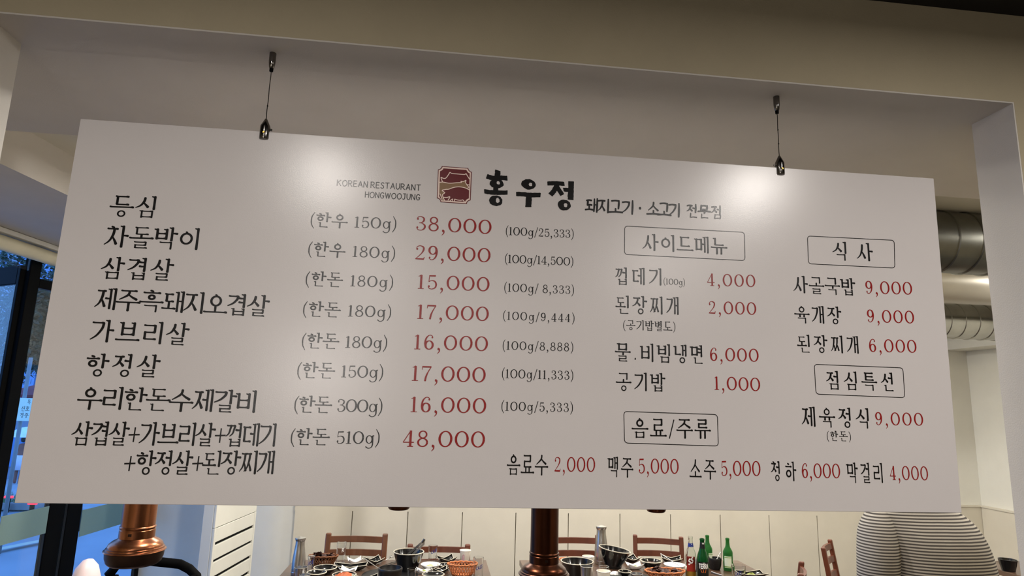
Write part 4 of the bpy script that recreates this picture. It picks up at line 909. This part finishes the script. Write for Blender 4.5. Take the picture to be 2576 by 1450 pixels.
# --- right table ---
steelbottle('steel water bottle behind the tilted black bowl',1512.5,1325,4.33,.245)
basket('orange wicker tray behind the left black bowl of the right table',1407,1475,1406,.03,M_wick,False,y=4.3,asp=.5,name='wicker_tray')
cup('white paper cup with pink print behind the right steel cups',1466,1494,1386,.085,'paper_cup',M_paper,'paper cups',.74,print_=('I',M_pink,.03,.034,-.2),y=4.16)
bowl('big flared black bowl beside the middle pipe',1413,1494,1414,.095,'black_flared_bowl',br=.6,group='flared black bowls',dy=.02)
cup('stack of steel cups before the left bowl of the right table',1461,1491,1411,.11,'steel_cup_stack',M_steel,None,.85,y=3.80)
stonepot('stack of black lidded pots under the tilted bowl',1524,1567,1418,.075,y=4.22)
bowl('big tilted black bowl sitting on the black pots',1500,1577,1383,.092,'black_flared_bowl',br=.55,tilt=.15,zb=.077,group='flared black bowls',dx=.0,dy=-.02)
cup('short clear glass turned over left of the black pots',1507,1531,1410,.055,'short_glass',M_glass,'short glasses',1.1,y=4.03)
cup('white paper cup in front of the black pots at the bottom edge',1502,1535,1430,.08,'paper_cup',M_paper,'paper cups',.74,print_=('S',M_pink,.03,.03,-.4),y=3.82)
dish('black square plate with pale rim right of the tilted bowl',1568,1610,1408,.022,rz=.3,asp=.8,lift=.01,dy=.03)
dish('white boat dish with green garnish right of the black pots',1573,1613,1420,.03,'white_dish',M_white,False,.1,.7,.006,M_lgreen,'white dishes',dy=.0,dx=.01)
bowl('oval black bowl with pale rim before the chair left of the bottles',1611,1663,1410,.05,br=.55,food=M_leaf,fh=.5,dy=-.01)
dish('grey tray with scraps of meat before the oval black bowl',1620,1668,1431,.014,'grey_tray',mat('grey_brown_plastic',rgb(104,92,88),.4),False,0,.4,0,M_garlic,None,dy=-.04,dx=-.01)
dish('black square plate with pale rim behind the white boat dish',1670,1718,1410,.022,rz=-.25,asp=.8,lift=.01,dy=.035)
stick('spoon','steel spoon leaning into the white boat dish','spoon',ony(1662,1394,4.27),ony(1708,1424,4.12),M_steel,.003,'spoons')
bowl('large white boat dish left of the clear bottle',1671,1723,1421,.045,'white_dish',M_white,False,br=.4,group='white dishes',cat='dish',dy=.0)
cup('steel cup in the middle of the right table',1587,1615,1434,.06,'steel_cup',M_steel,'steel cups',.8,y=3.84)
bowl('small sauce bowl left of the middle steel cup',1563,1586,1440,.03,dy=.02,r=.04)
basket('orange lattice wicker basket of wilted lettuce at the bottom of the right table',1624,1722,1442,.05,M_wick,True,y=3.93,asp=.55)
# bottles
def bottle(name,label,px,ytop,y,prof,h,m,group,wall=.0025):
    p=ony(px,ytop,y); t=thing(name,label,'bottle',(p.x,y,TZ+.001),group=group)
    outer=[(.0005,.004),(prof[0][0]*.8,.002)]+prof
    inner=[(max(.004,r-wall),z) for r,z in reversed(prof[1:])]
    MB().lathe(outer+inner+[(.0005,.009)],(0,0,0),40).obj('glass',m,t,smooth=True)
    t.scale=(.94,.94,.92)
    return t
def wrap(t,name,r0,z0,z1,a0,a1,m,rf=None):
    n=16; vs=[]
    for k in range(n+1):
        a=a0+(a1-a0)*k/n
        for z in (z0,z1):
            r=(rf(z) if rf else r0)+.0005; vs.append((r*math.sin(a),-r*math.cos(a),z))
    return flat(name,vs,[(2*k,2*k+2,2*k+3,2*k+1) for k in range(n)],m,t)
def wraptext(t,name,txt,r,zc,hh,ph,m,sl=.0,wid=.7,lw=.2,dz=.0009):
    V=[];F=[];xo=0
    for c in txt:
        q=Pen('k'); q.lw=lw; a=q.glyph(c); o=len(V); V+=[(v[0]+xo,v[1],v[2]) for v in q.V]; F+=[tuple(i+o for i in f) for f in q.F]; xo+=a
    out=[]
    for u,v,l in V:
        zz=zc+(v-.5)*hh+(u-xo/2)*hh*sl; rr=(r(zz) if callable(r) else r)+dz+l; a=ph+(u-xo/2)*hh*wid/rr; out.append((rr*math.sin(a),-rr*math.cos(a),zz))
    return flat(name,out,F,m,t)
def interp(prof):
    def f(z):
        for (r0,z0),(r1,z1) in zip(prof,prof[1:]):
            if z0<=z<=z1: return r0+(r1-r0)*(z-z0)/max(1e-6,z1-z0)
        return prof[-1][0]
    return f
SOJU=[(.030,0),(.0325,.004),(.0325,.055),(.0312,.066),(.0325,.078),(.0325,.118),(.031,.128),(.024,.142),(.018,.152),(.0145,.165),(.0125,.190),(.0122,.199),(.0138,.202),(.0138,.211),(.0125,.214)]
for px,yt,y,lb,a0,a1 in ((1779,1348,4.25,'green soju bottle standing behind the dark green beer bottle',-.2,1.1),(1829.5,1350,4.16,'green soju bottle standing alone, furthest right',-1.2,.35)):
    t=bottle('soju_bottle',lb,px,yt,y,SOJU,.214,M_green,'soju bottles'); wrap(t,'label',.0325,.022,.098,a0,a1,M_label,interp(SOJU)); wrap(t,'label_stripe',.0328,.026,.032,a0,a1,M_labelg,lambda z:interp(SOJU)(z)+.0003); wrap(t,'label_stripe',.0328,.088,.092,a0,a1,M_labelg,lambda z:interp(SOJU)(z)+.0003)
BEER=[(.034,0),(.036,.005),(.036,.125),(.0355,.135),(.031,.158),(.022,.185),(.0165,.205),(.0145,.235),(.0138,.246),(.0158,.249),(.0158,.257),(.0135,.260)]
fB=interp(BEER)
t=bottle('clear_beer_bottle','clear glass beer bottle with a red label and blue neck band',1736.5,1350.5,3.99,BEER,.26,M_clearb,'beer bottles')
wrap(t,'label',.036,.045,.138,-1.15,.45,M_lred,fB); wrap(t,'label_edge',.036,.04,.12,.62,1.5,M_blue,fB); wrap(t,'neck_band',.017,.195,.218,-1.5,1.5,M_blue,fB); wraptext(t,'label_lettering','SS',fB,.112,.032,-.35,M_lwhite,sl=.45,lw=.26); wraptext(t,'neck_mark','O',lambda z:fB(z)+.0002,.207,.011,.1,M_lwhite,lw=.4)
MB().lathe([(.0005,.010),(.0325,.010),(.0325,.052),(.0005,.052)],(0,0,0),32).obj('beer',M_beer,t,smooth=True)
t=bottle('green_beer_bottle','dark green beer bottle with black and white label, in front of the others',1766,1355,3.93,BEER,.26,M_greend,'beer bottles')
wrap(t,'label',.036,.02,.118,-1.5,1.4,M_lblack,fB); wrap(t,'neck_label',.016,.198,.238,-1.5,1.5,M_lblack,fB)
wraptext(t,'label_lettering','TERRA',fB,.093,.026,-.15,M_lwhite,lw=.28,wid=.62); wraptext(t,'small_lettering','ESTN',fB,.112,.006,-.15,M_lwhite,lw=.2); wraptext(t,'neck_lettering','UN',fB,.229,.011,.0,M_lwhite,lw=.3); wraptext(t,'neck_mark','W',fB,.214,.013,.0,M_lwhite,lw=.26)
V=[];F=[]; 
for k in range(3):
    a=-.5+k*.35; ribbon([(a*.03,.055),(a*.05,.075)],[.004,.002],V,F,0)
flat('star_mark',[((fB(v)+.0009)*math.sin(u/.036-.1),-(fB(v)+.0009)*math.cos(u/.036-.1),v) for u,v,_ in V],F,mat('print_orange',rgb(220,110,40),.5),t)
stonepot('black stone pot with a spoon between the two soju bottles',1783,1814,1416,.07,y=4.19)
stick('spoon','steel spoon leaning out of the right stone pot','spoon',ony(1813.5,1390,4.16),ony(1795,1422,4.16),M_steel,.003,'spoons')
stick('scissors_handle','grey handle lying before the right stone pot','tongs',onz(1789,1441,TZ+.02),onz(1816,1449,TZ+.01),mat('grey_plastic',rgb(110,108,112),.4),.006)
cup('clear beer glass with blue print right of the lone soju bottle',1841,1874,1419,.10,'beer_glass',M_glass,'beer glasses',.85,print_=('CASS',M_blue,.06,.018,-.5),y=3.87,rimr=False)
dish('large black rimmed plate with greens at the bottom right of the bottles',1832,1904,1446,.02,'black_plate',M_black,M_rim,.1,.5,0,M_lgreen,None,dx=.07,dy=.03)
# --- far right table ---
bowl('black pot bowl just right of the striped shirt',2516,2553,1408,.075,'black_bowl',br=.7,rim=False,dx=.0)
bowl('small black bowl at the right edge of the picture',2556,2580,1418,.05,'black_bowl',rim=False,dy=-.03,dx=.04)
cup('clear glass at the right edge behind the small black bowl',2555,2567,1397,.09,'short_glass',M_glass,'short glasses',.9,y=4.33,dx=.03)
def napkin(label,px,py,r,seed):
    p=onz(px,py,TZ); rn=random.Random(seed); t=thing('paper_napkin',label,'napkin',(p.x,p.y,TZ+.001)); n=8; vs=[]
    for i in range(n+1):
        for j in range(n+1): u=2*i/n-1; v=2*j/n-1; vs.append((u*r,v*r*.7,.004+rn.uniform(0,.020)*(1-max(abs(u),abs(v))**3)))
    o=MB().add(vs,[(i*(n+1)+j,(i+1)*(n+1)+j,(i+1)*(n+1)+j+1,i*(n+1)+j+1) for i in range(n) for j in range(n)]).obj('sheet',mat('napkin_white',rgb(240,238,234),.8),t,smooth='all')
    s=o.modifiers.new('thickness','SOLIDIFY'); s.thickness=.0015; return t
napkin('crumpled white paper napkin beside the front paper cup of the right table',1546,1448,.04,3)
for k in range(2):
    stick('chopstick',('dark steel chopstick lying left of the big black bowl','second dark steel chopstick lying just before the first')[k],'chopstick',onz(1001,1412+k*3,TZ+.007),onz(962,1424+k*3,TZ+.007),M_chrome,.0028,'chopsticks')
# ---------------- person in the striped shirt ----------------
def skinned(name,verts,edges,radii,m,parent=None,sub=2,root=0):
    me=bpy.data.meshes.new(name); me.from_pydata(verts,edges,[]); me.update(); o=bpy.data.objects.new(name,me); COL.objects.link(o)
    s=o.modifiers.new('skin','SKIN'); s.use_smooth_shade=True
    for i,r in enumerate(radii): 
        sv=me.skin_vertices[0].data[i]; sv.radius=r if isinstance(r,tuple) else (r,r); sv.use_root=(i==root)
    d=o.modifiers.new('smooth','SUBSURF'); d.levels=sub; d.render_levels=sub
    me.materials.append(m)
    if parent: o.parent=parent
    return o
def stripes():
    m=bpy.data.materials.new('striped_knit'); m.use_nodes=True; t=m.node_tree; b=t.nodes['Principled BSDF']; b.inputs['Roughness'].default_value=.9; b.inputs['Specular IOR Level'].default_value=.15
    c=t.nodes.new('ShaderNodeTexCoord'); n=t.nodes.new('ShaderNodeTexNoise'); n.inputs['Scale'].default_value=6
    w=t.nodes.new('ShaderNodeTexWave'); w.wave_type='BANDS'; w.bands_direction='Z'; w.inputs['Scale'].default_value=26.5; w.inputs['Distortion'].default_value=.5; w.inputs['Detail'].default_value=1; w.inputs['Detail Scale'].default_value=.5
    r=t.nodes.new('ShaderNodeValToRGB'); r.color_ramp.elements[0].position=.35; r.color_ramp.elements[1].position=.6
    r.color_ramp.elements[0].color=rgb(82,78,76); r.color_ramp.elements[1].color=rgb(188,182,173)
    t.links.new(c.outputs['Object'],w.inputs['Vector']); t.links.new(w.outputs['Fac'],r.inputs['Fac']); t.links.new(r.outputs['Color'],b.inputs['Base Color'])
    v=t.nodes.new('ShaderNodeTexWave'); v.bands_direction='X'; v.inputs['Scale'].default_value=60; bp=t.nodes.new('ShaderNodeBump'); bp.inputs['Strength'].default_value=.25; bp.inputs['Distance'].default_value=.001
    t.links.new(c.outputs['Object'],v.inputs['Vector']); t.links.new(v.outputs['Fac'],bp.inputs['Height']); t.links.new(bp.outputs[0],b.inputs['Normal']); return m
M_stripe=stripes(); M_skin=mat('skin',rgb(214,166,138),.55,noise=.04); M_hair=mat('black_hair',rgb(22,18,16),.5,noise=.3,scale=60); M_trous=mat('dark_trousers',rgb(38,38,44),.85)
px_,py_=2.148,2.62
pr=thing('person','person in a grey striped shirt standing with their back turned at the right','person',(px_,py_,0))
# body, local coords: x right, y away, z up (leans a little forward)
bv=[(0,0,.92),(0,.01,1.08),(0,.03,1.24),(0,.06,1.37),(0,.10,1.46),(0,.13,1.53),
    (-.10,.0,.86),(-.11,.01,.48),(-.11,-.02,.09),(-.11,.12,.03),(.10,.0,.86),(.11,.01,.48),(.11,-.02,.09),(.11,.12,.03),
    (-.13,.05,1.30),(-.22,.03,1.27),(-.29,.00,1.05),(-.20,.20,.96),(-.16,.26,.945),(.10,.09,1.27),(.13,.15,1.18),(.16,.24,1.02),(.15,.37,.99),(.13,.44,.985)]
be=[(0,1),(1,2),(2,3),(3,4),(4,5),(0,6),(6,7),(7,8),(8,9),(0,10),(10,11),(11,12),(12,13),(3,14),(14,15),(15,16),(16,17),(17,18),(3,19),(19,20),(20,21),(21,22),(22,23)]
br_=[(.13,.10),(.13,.10),(.14,.10),(.07,.06),.045,.045,(.085,.085),.055,.042,.036,(.085,.085),.055,.042,.036,.045,.05,.042,.033,.03,.045,.045,.04,.033,.03]
body=skinned('body',bv,be,br_,M_skin,pr)
# head with face
hb=MB(); prof=[]
hc=Vector((0,.165,1.625)); n=20
for i in range(n+1):
    ph=-PI/2+PI*i/n; rr=math.cos(ph); zz=math.sin(ph)*.118
    prof.append((rr,zz))
vs=[]
for rr,zz in prof:
    for k in range(32):
        a=2*PI*k/32; jaw=1-.18*max(0,-zz/.118); x=rr*.078*math.cos(a)*jaw; y=rr*.096*math.sin(a)*(1-.10*max(0,-zz/.118)*(1 if math.sin(a)<0 else 0))
        # face side is +y : nose, brow, chin
        if math.sin(a)>.9 and -.035<zz<.02: y+=.016*(1-abs(zz+.015)/.035)
        if math.sin(a)>.85 and -.105<zz<-.08: y+=.006
        vs.append((hc.x+x,hc.y+y,hc.z+zz))
fs=[(i*32+k,i*32+(k+1)%32,(i+1)*32+(k+1)%32,(i+1)*32+k) for i in range(n) for k in range(32)]
hb.add(vs,fs); hb.obj('head',M_skin,pr,smooth='all')
for s in (-1,1):
    MB().lathe([(.0005,-.011),(.008,-.008),(.011,0),(.008,.008),(.0005,.011)],(hc.x+s*.03,hc.y+.082,hc.z+.012),12).obj('eye',M_lwhite,pr,smooth='all')
    MB().lathe([(.0005,-.03),(.012,-.02),(.015,.0),(.013,.02),(.0005,.03)],(hc.x+s*.08,hc.y,hc.z-.005),12,sx=.5).obj('ear',M_skin,pr,smooth='all')
MB().tube([(-.024,.256,1.565),(0,.262,1.563),(.024,.256,1.565)],[.003,.005,.003],8).obj('mouth',mat('lips',rgb(170,96,90),.5),pr,smooth='all')
b=MB(); vs=[]
for i in range(13):
    ph=PI/2*(1-i/12*1.35)
    for k in range(32):
        a=2*PI*k/32; front=max(0,math.sin(a)); p=ph if front<.4 else max(ph,.55)
        r=math.cos(p); vs.append((hc.x+r*.088*math.cos(a),hc.y-.006+r*.104*math.sin(a),hc.z+.004+.126*math.sin(p)))
b.add(vs,[(i*32+k,(i+1)*32+k,(i+1)*32+(k+1)%32,i*32+(k+1)%32) for i in range(12) for k in range(32)]); b.obj('hair',M_hair,pr,smooth='all')
# hands: palm and five fingers each
def hand(side,w,dirv):
    hv=[(0,0,0),(0,.045,0),(0,.085,-.004)]; he=[(0,1),(1,2)]; hr=[(.024,.014),(.036,.013),(.034,.011)]
    for k,(fx,ln) in enumerate(((-.03,.06),(-.010,.072),(.010,.068),(.028,.052))):
        i=len(hv); hv+=[(fx,.095,-.006),(fx*1.1,.095+ln*.5,-.016),(fx*1.1,.095+ln*.9,-.04)]; he+=[(2,i),(i,i+1),(i+1,i+2)]; hr+=[.0095,.0085,.0075]
    i=len(hv); sx=-side; hv+=[(sx*.035,.03,-.006),(sx*.055,.06,-.014),(sx*.058,.085,-.024)]; he+=[(0,i),(i,i+1),(i+1,i+2)]; hr+=[.012,.010,.008]
    a=math.atan2(-dirv[0],dirv[1]); R=Matrix.Rotation(a,3,'Z')
    hv=[tuple(R@Vector(v)+Vector(w)) for v in hv]; skinned('hand',hv,he,hr,M_skin,pr,2)
hand(-1,(-.16,.26,.945),(.3,1)); hand(1,(.13,.44,.985),(-.3,1))
# shirt: torso loft + sleeves
def loft(name,secs,m,parent,n=48):
    vs=[]
    for (cx,cy,cz,rx,ry,tx) in secs:
        for k in range(n):
            a=2*PI*k/n; c=math.cos(a); s_=math.sin(a); e=.82
            vs.append((cx+rx*math.copysign(abs(c)**e,c),cy+ry*math.copysign(abs(s_)**e,s_),cz+tx*c))
    f=[(i*n+k,i*n+(k+1)%n,(i+1)*n+(k+1)%n,(i+1)*n+k) for i in range(len(secs)-1) for k in range(n)]
    f.append(tuple(range((len(secs)-1)*n,len(secs)*n)))
    o=MB().add(vs,f).obj(name,m,parent,smooth='all'); d=o.modifiers.new('smooth','SUBSURF'); d.levels=1; d.render_levels=2; return o
loft('shirt',[(.02,0,.84,.19,.135,0),(.01,0,.95,.21,.14,0),(.012,.01,1.08,.225,.145,0),(0,.02,1.18,.225,.145,0),(-.018,.03,1.25,.228,.135,0),(-.035,.045,1.30,.226,.115,0),(-.062,.055,1.335,.217,.10,0),(-.082,.065,1.365,.19,.088,0),(-.045,.078,1.40,.14,.08,0),(-.03,.09,1.43,.088,.07,0),(-.02,.10,1.45,.056,.058,0)],M_stripe,pr)
def sleeve(pts,rs):
    vs=[];n=28
    return MB().tube([Vector(p) for p in pts],rs,n).obj('sleeve',M_stripe,pr,smooth='all')
for o_ in (sleeve([(-.20,.05,1.325),(-.235,.04,1.31),(-.262,.02,1.275),(-.272,.005,1.21),(-.282,.0,1.12),(-.278,.02,1.04),(-.25,.11,.985),(-.19,.21,.957)],[.05,.062,.076,.082,.082,.078,.064,.048]),
           sleeve([(.07,.09,1.27),(.10,.12,1.24),(.125,.15,1.18),(.15,.20,1.10),(.16,.25,1.02),(.15,.36,.995),(.135,.42,.987)],[.06,.068,.07,.068,.062,.052,.044])):
    d=o_.modifiers.new('smooth','SUBSURF'); d.levels=1; d.render_levels=2
tv=[(0,0,.90),(-.10,.0,.82),(-.11,.01,.48),(-.11,-.02,.10),(.10,.0,.82),(.11,.01,.48),(.11,-.02,.10)]
skinned('trousers',tv,[(0,1),(1,2),(2,3),(0,4),(4,5),(5,6)],[(.16,.12),(.105,.10),.082,.068,(.105,.10),.082,.068],M_trous,pr)
for s in (-.11,.11): MB().lathe([(.0005,0),(.045,0),(.048,.03),(.042,.06),(.035,.09),(.0005,.1)],(s,.04,.0),20,sy=2.4).obj('shoe',M_frame,pr,smooth='all')
# white round lampshade-like chair back by the window
p=ony(216,1450,2.75)
t=thing('white_chair','pale pink rounded plastic chair back by the left window','chair',(p.x,2.75,0))
vs=[];n=24
Mp=mat('pale_pink_plastic',rgb(236,214,216),.45,noise=.02)
b=MB(); b.lathe([(.001,-.22),(.10,-.20),(.125,-.1),(.128,0),(.118,.08),(.085,.13),(.04,.155),(.001,.16)],(0,0,.965),32,sy=.6,sx=.40); b.obj('backrest',Mp,t,smooth='all')
MB().box((-.03,-.2,.42),(.34,.2,.46)).obj('seat',Mp,t,bevel=.015)
for x in (-.01,.31):
    for y in (-.17,.17): MB().tube([(x,y,.0),(x,y,.425)],.014,10).obj('leg',M_frame,t)
MB().tube([(0,0,.45),(0,0,.75)],.02,10).obj('back_support',M_frame,t)
# dark curved chair below the left pipe
p=ony(400,1436,3.3)
t=thing('black_bentwood_chair','black chair with a curved top rail below the copper pipe','chair',(p.x+.03,3.42,0))
c0=p.z
pts=[(-.30,0,c0-.04),(-.26,0,c0+.015),(-.14,.03,c0+.02),(0,.05,c0+.0),(.05,.04,c0-.02),(.09,.03,c0-.05),(.11,.0,c0-.10)]
MB().tube([(x,y,z-.012) for x,y,z in pts],.022,12).obj('top_rail',M_frame,t,smooth='all')
for x in (-.27,.09): MB().tube([(x,0,0),(x,0,c0-.05)],.015,10).obj('leg',M_frame,t)
MB().box((-.29,-.30,.43),(.11,.02,.46)).obj('seat',M_frame,t,bevel=.01)
for x in (-.27,.09): MB().tube([(x,-.28,0),(x,-.28,.435)],.015,10).obj('leg',M_frame,t)
# ---------------- street outside ----------------
def gz(y): return 0 if y<11 else -(y-11)*.1036
b=MB(); b.add([(-40,-10,-.12),(-2.6,-10,-.12),(-2.6,11,-.02),(-40,11,-.02),(-60,60,gz(60)-.02),(4,60,gz(60)-.02),(4,11,-.02),(4,5.7,-.03),(-2.6,5.7,-.03)],[(0,1,2,3),(3,2,5,4),(2,6,5),(8,7,6,2)])
struct(b.obj('street_ground',M_asph))
def gp(x,y,z=0): return onz(x,y,z)
a,c=gp(-20,1386),gp(112,1360); d=Vector((-(c-a).y,(c-a).x,0)).normalized()*.06
o=flat('road_line',[(a-d+Vector((0,0,.004))),(a+d+Vector((0,0,.004))),(c+d+Vector((0,0,.004))),(c-d+Vector((0,0,.004)))],[(0,3,2,1)],M_line); tag(o,'pale painted line crossing the blue road outside the left window','road line')
# planter strip with grass
t=thing('planter','low concrete planter with grass beside the road outside','planter',gp(50,1287,0)+Vector((0,.2,0)))
MB().box((-1.6,-.12,0),(.55,.12,.10)).obj('kerb',mat('concrete',rgb(130,130,128),.8,noise=.12),t,bevel=.01)
rn=random.Random(2); b=MB()
for k in range(160):
    x=rn.uniform(-.5,.2); y=rn.uniform(-.1,.1); h=rn.uniform(.08,.2); dx=rn.uniform(-.06,.06); b.add([(x-.008,y,.09),(x+.008,y,.09),(x+dx,y+rn.uniform(-.04,.04),.09+h)],[(0,1,2)])
o=b.obj('grass',mat('grass_green',rgb(84,116,70),.7,noise=.3),t); o['kind']='stuff'
def redglow(px,py,y,label):  # light and stand made up for red glints of unknown origin
    p=ony(px,py,y); t=thing('added_red_glow',label,'lamp',(p.x,p.y,gz(y)-.02 if y>11 else -.02)); z=p.z-t.location.z
    MB().tube([(0,0,0),(0,0,max(.03,z-.02))],.03,10).obj('stand',M_frame,t); MB().box((-.06,-.02,z-.018),(.06,.02,z+.018)).obj('red_light',mat('red_light',rgb(230,60,60),.4,emit=(1,.05,.10,1),estr=.42),t,bevel=.008)
redglow(82,1267,10.0,'small red glow on an added stand just left of the sign corner by the road'); redglow(22,1251,10.6,'small red glow on an added stand beyond the grass at the left edge')
# street pole with a notice
p=ony(61.5,1000,8.0)
t=thing('street_pole','grey concrete street pole seen between the mullion and the sign','pole',(p.x,8.0,-.02)); MB().tube([(0,0,0),(0,0,2.15)],[.021,.02],20).obj('shaft',mat('concrete',rgb(130,130,128),.8,noise=.12),t,smooth='all')
p=ony(59,1031,7.93); t=thing('street_notice','white street notice board with black lettering hanging by the pole','sign',(p.x,7.955,1.35))
w=.068;h=.128; z=p.z-1.35
MB().box((-w,-.01,z-h),(w,.01,z+h)).obj('board',M_label,t,bevel=.004)
pl=lambda u,v,l:(u,-.0112-l,v)
for i,s_ in enumerate(('목','신호','경중')): build_text('lettering',s_,'k',-.035 if i else .02,z+.085-.075*i,.055,z+.085-.075*i,.055,.8,M_ink,t,pl)
MB().tube([(.03,.005,z+.06),(.035,.05,z+.06)],.008,8).obj('bracket',M_frame,t)
# umbrella walker
y=25; p=ony(42,1215,y); t=thing('person','person in a brown top and pale skirt under a white umbrella outside','person',(p.x,y,gz(y)-.02)); H=1.45
sk=[(0,0,.80),(0,0,1.05),(0,0,1.28),(0,0,1.40),(-.09,0,.42),(-.1,.05,.0),(.09,.05,.42),(.1,-.06,.0),(-.22,0,1.22),(-.24,.05,.95),(.2,.05,1.2),(.16,.2,1.1)]
skinned('body',sk,[(0,1),(1,2),(2,3),(0,4),(4,5),(0,6),(6,7),(2,8),(8,9),(2,10),(10,11)],[(.15,.1),(.14,.1),(.12,.09),.06,.07,.05,.07,.05,.06,.045,.06,.045],mat('brown_top',rgb(150,92,74),.8),t,1)
MB().lathe([(.0005,-.11),(.07,-.07),(.085,0),(.07,.08),(.0005,.12)],(0,0,1.52),16).obj('hair',M_hair,t,smooth='all')
MB().lathe([(.14,.98),(.17,.90),(.24,.48),(.20,.48)],(0,0,0),16,sy=.8).obj('skirt',mat('pale_skirt',rgb(226,214,222),.8),t,smooth='all')
u=MB(); u.lathe([(.62,1.62),(.5,1.80),(.3,1.92),(.001,1.98)],(.1,.1,.0),16); u.obj('umbrella_canopy',mat('umbrella_white',rgb(226,228,236),.6),t,smooth='all'); MB().tube([(.1,.1,1.0),(.1,.1,1.97)],.012,8).obj('umbrella_shaft',M_frame,t)
# awning
p=ony(83,985,14); t=thing('shop_awning','dark red pointed awning of a shop across the street','awning',(p.x,14,gz(14)-.02)); z=p.z-t.location.z
MB().add([(-.55,0,z-.05),(.5,0,z-.1),(.5,.9,z+.22),(-.3,.9,z+.2),(.5,0,z-.2),(-.55,0,z-.1)],[(0,1,2,3),(0,5,4,1),(1,4,2),(0,3,5)]).obj('cloth',mat('awning_red',rgb(120,44,44),.8),t); 
for x in (-.5,.45): MB().tube([(x,.02,0),(x,.02,z-.08)],.025,8).obj('post',M_frame,t)
# trees
def tree(label,px,py,y,R_,h0,seed,n=9000):
    p=ony(px,py,y); g=gz(y)-.03; t=thing('street_tree',label,'tree',(p.x,y,g),group='street trees'); rn=random.Random(seed); b=MB(); z=p.z-g
    for k in range(n):
        while True:
            q=Vector((rn.uniform(-1,1),rn.uniform(-1,1),rn.uniform(-1,1)))
            if q.length<1: break
        q=Vector((q.x*R_,q.y*R_,q.z*R_*1.15+z)); s=rn.uniform(.03,.065); a=Vector((rn.uniform(-1,1),rn.uniform(-1,1),rn.uniform(-1,.4))).normalized(); c=a.cross(Vector((rn.uniform(-1,1),rn.uniform(-1,1),1))).normalized()
        b.add([q-a*s,q+c*s*.45,q+a*s,q-c*s*.45],[(0,1,2,3)])
    b.obj('foliage',mat('tree_leaves',rgb(40,60,42),.6,noise=.4,scale=4),t)
    MB().tube([(h0,0,0),(h0*.8+.04,0,z*.5),(0,0,z)],[.13,.10,.05],12).obj('trunk',mat('bark',rgb(70,62,54),.9,noise=.2),t,smooth='all')
tree('dark leafy street tree filling the left door pane',-4,790,11.6,1.15,0,1); tree('dark leafy street tree between the mullion and the sign',128,820,9.3,.55,.62,4,6000)
# buildings
def building(label,x0,x1,y,ztop,m,rows,cols,lit):
    g=gz(y)-.1; t=thing('building',label,'building',((x0+x1)/2,y,g),group='buildings across the street'); w=(x1-x0)/2
    MB().box((-w,0,0),(w,4,ztop-g)).obj('wall',m,t)
    rn=random.Random(int(x0*10)+3)
    ch=(2*w)/cols; rh=(ztop-g)/rows
    for i in range(rows):
        for j in range(cols):
            x=-w+ch*(j+.5); z=rh*(i+.5); L=rn.random()<lit
            f=MB().box((x-ch*.36,-.06,z-rh*.28),(x+ch*.36,-.001,z+rh*.28)).obj('window',mat('lit_window',rgb(230,210,130),.4,emit=(1,.85,.45,1),estr=.3) if L else mat('sky_window',rgb(90,130,180),.08,spec=.8),t)
            MB().box((x-ch*.015,-.075,z-rh*.28),(x+ch*.015,-.061,z+rh*.28)).obj('window_bar',M_frame,f)
building('grey blue office building with lit windows across the street',-26,-17,34,15,mat('facade_grey',rgb(120,132,150),.8),6,4,.35)
building('taller pale building beside the office across the street',-16.5,-9.5,40,22,mat('facade_pale',rgb(150,156,164),.8),8,3,.25)
building('low dark shop block down the sloping street',-46,-28,38,9,mat('facade_dark',rgb(84,90,104),.8),3,5,.3)
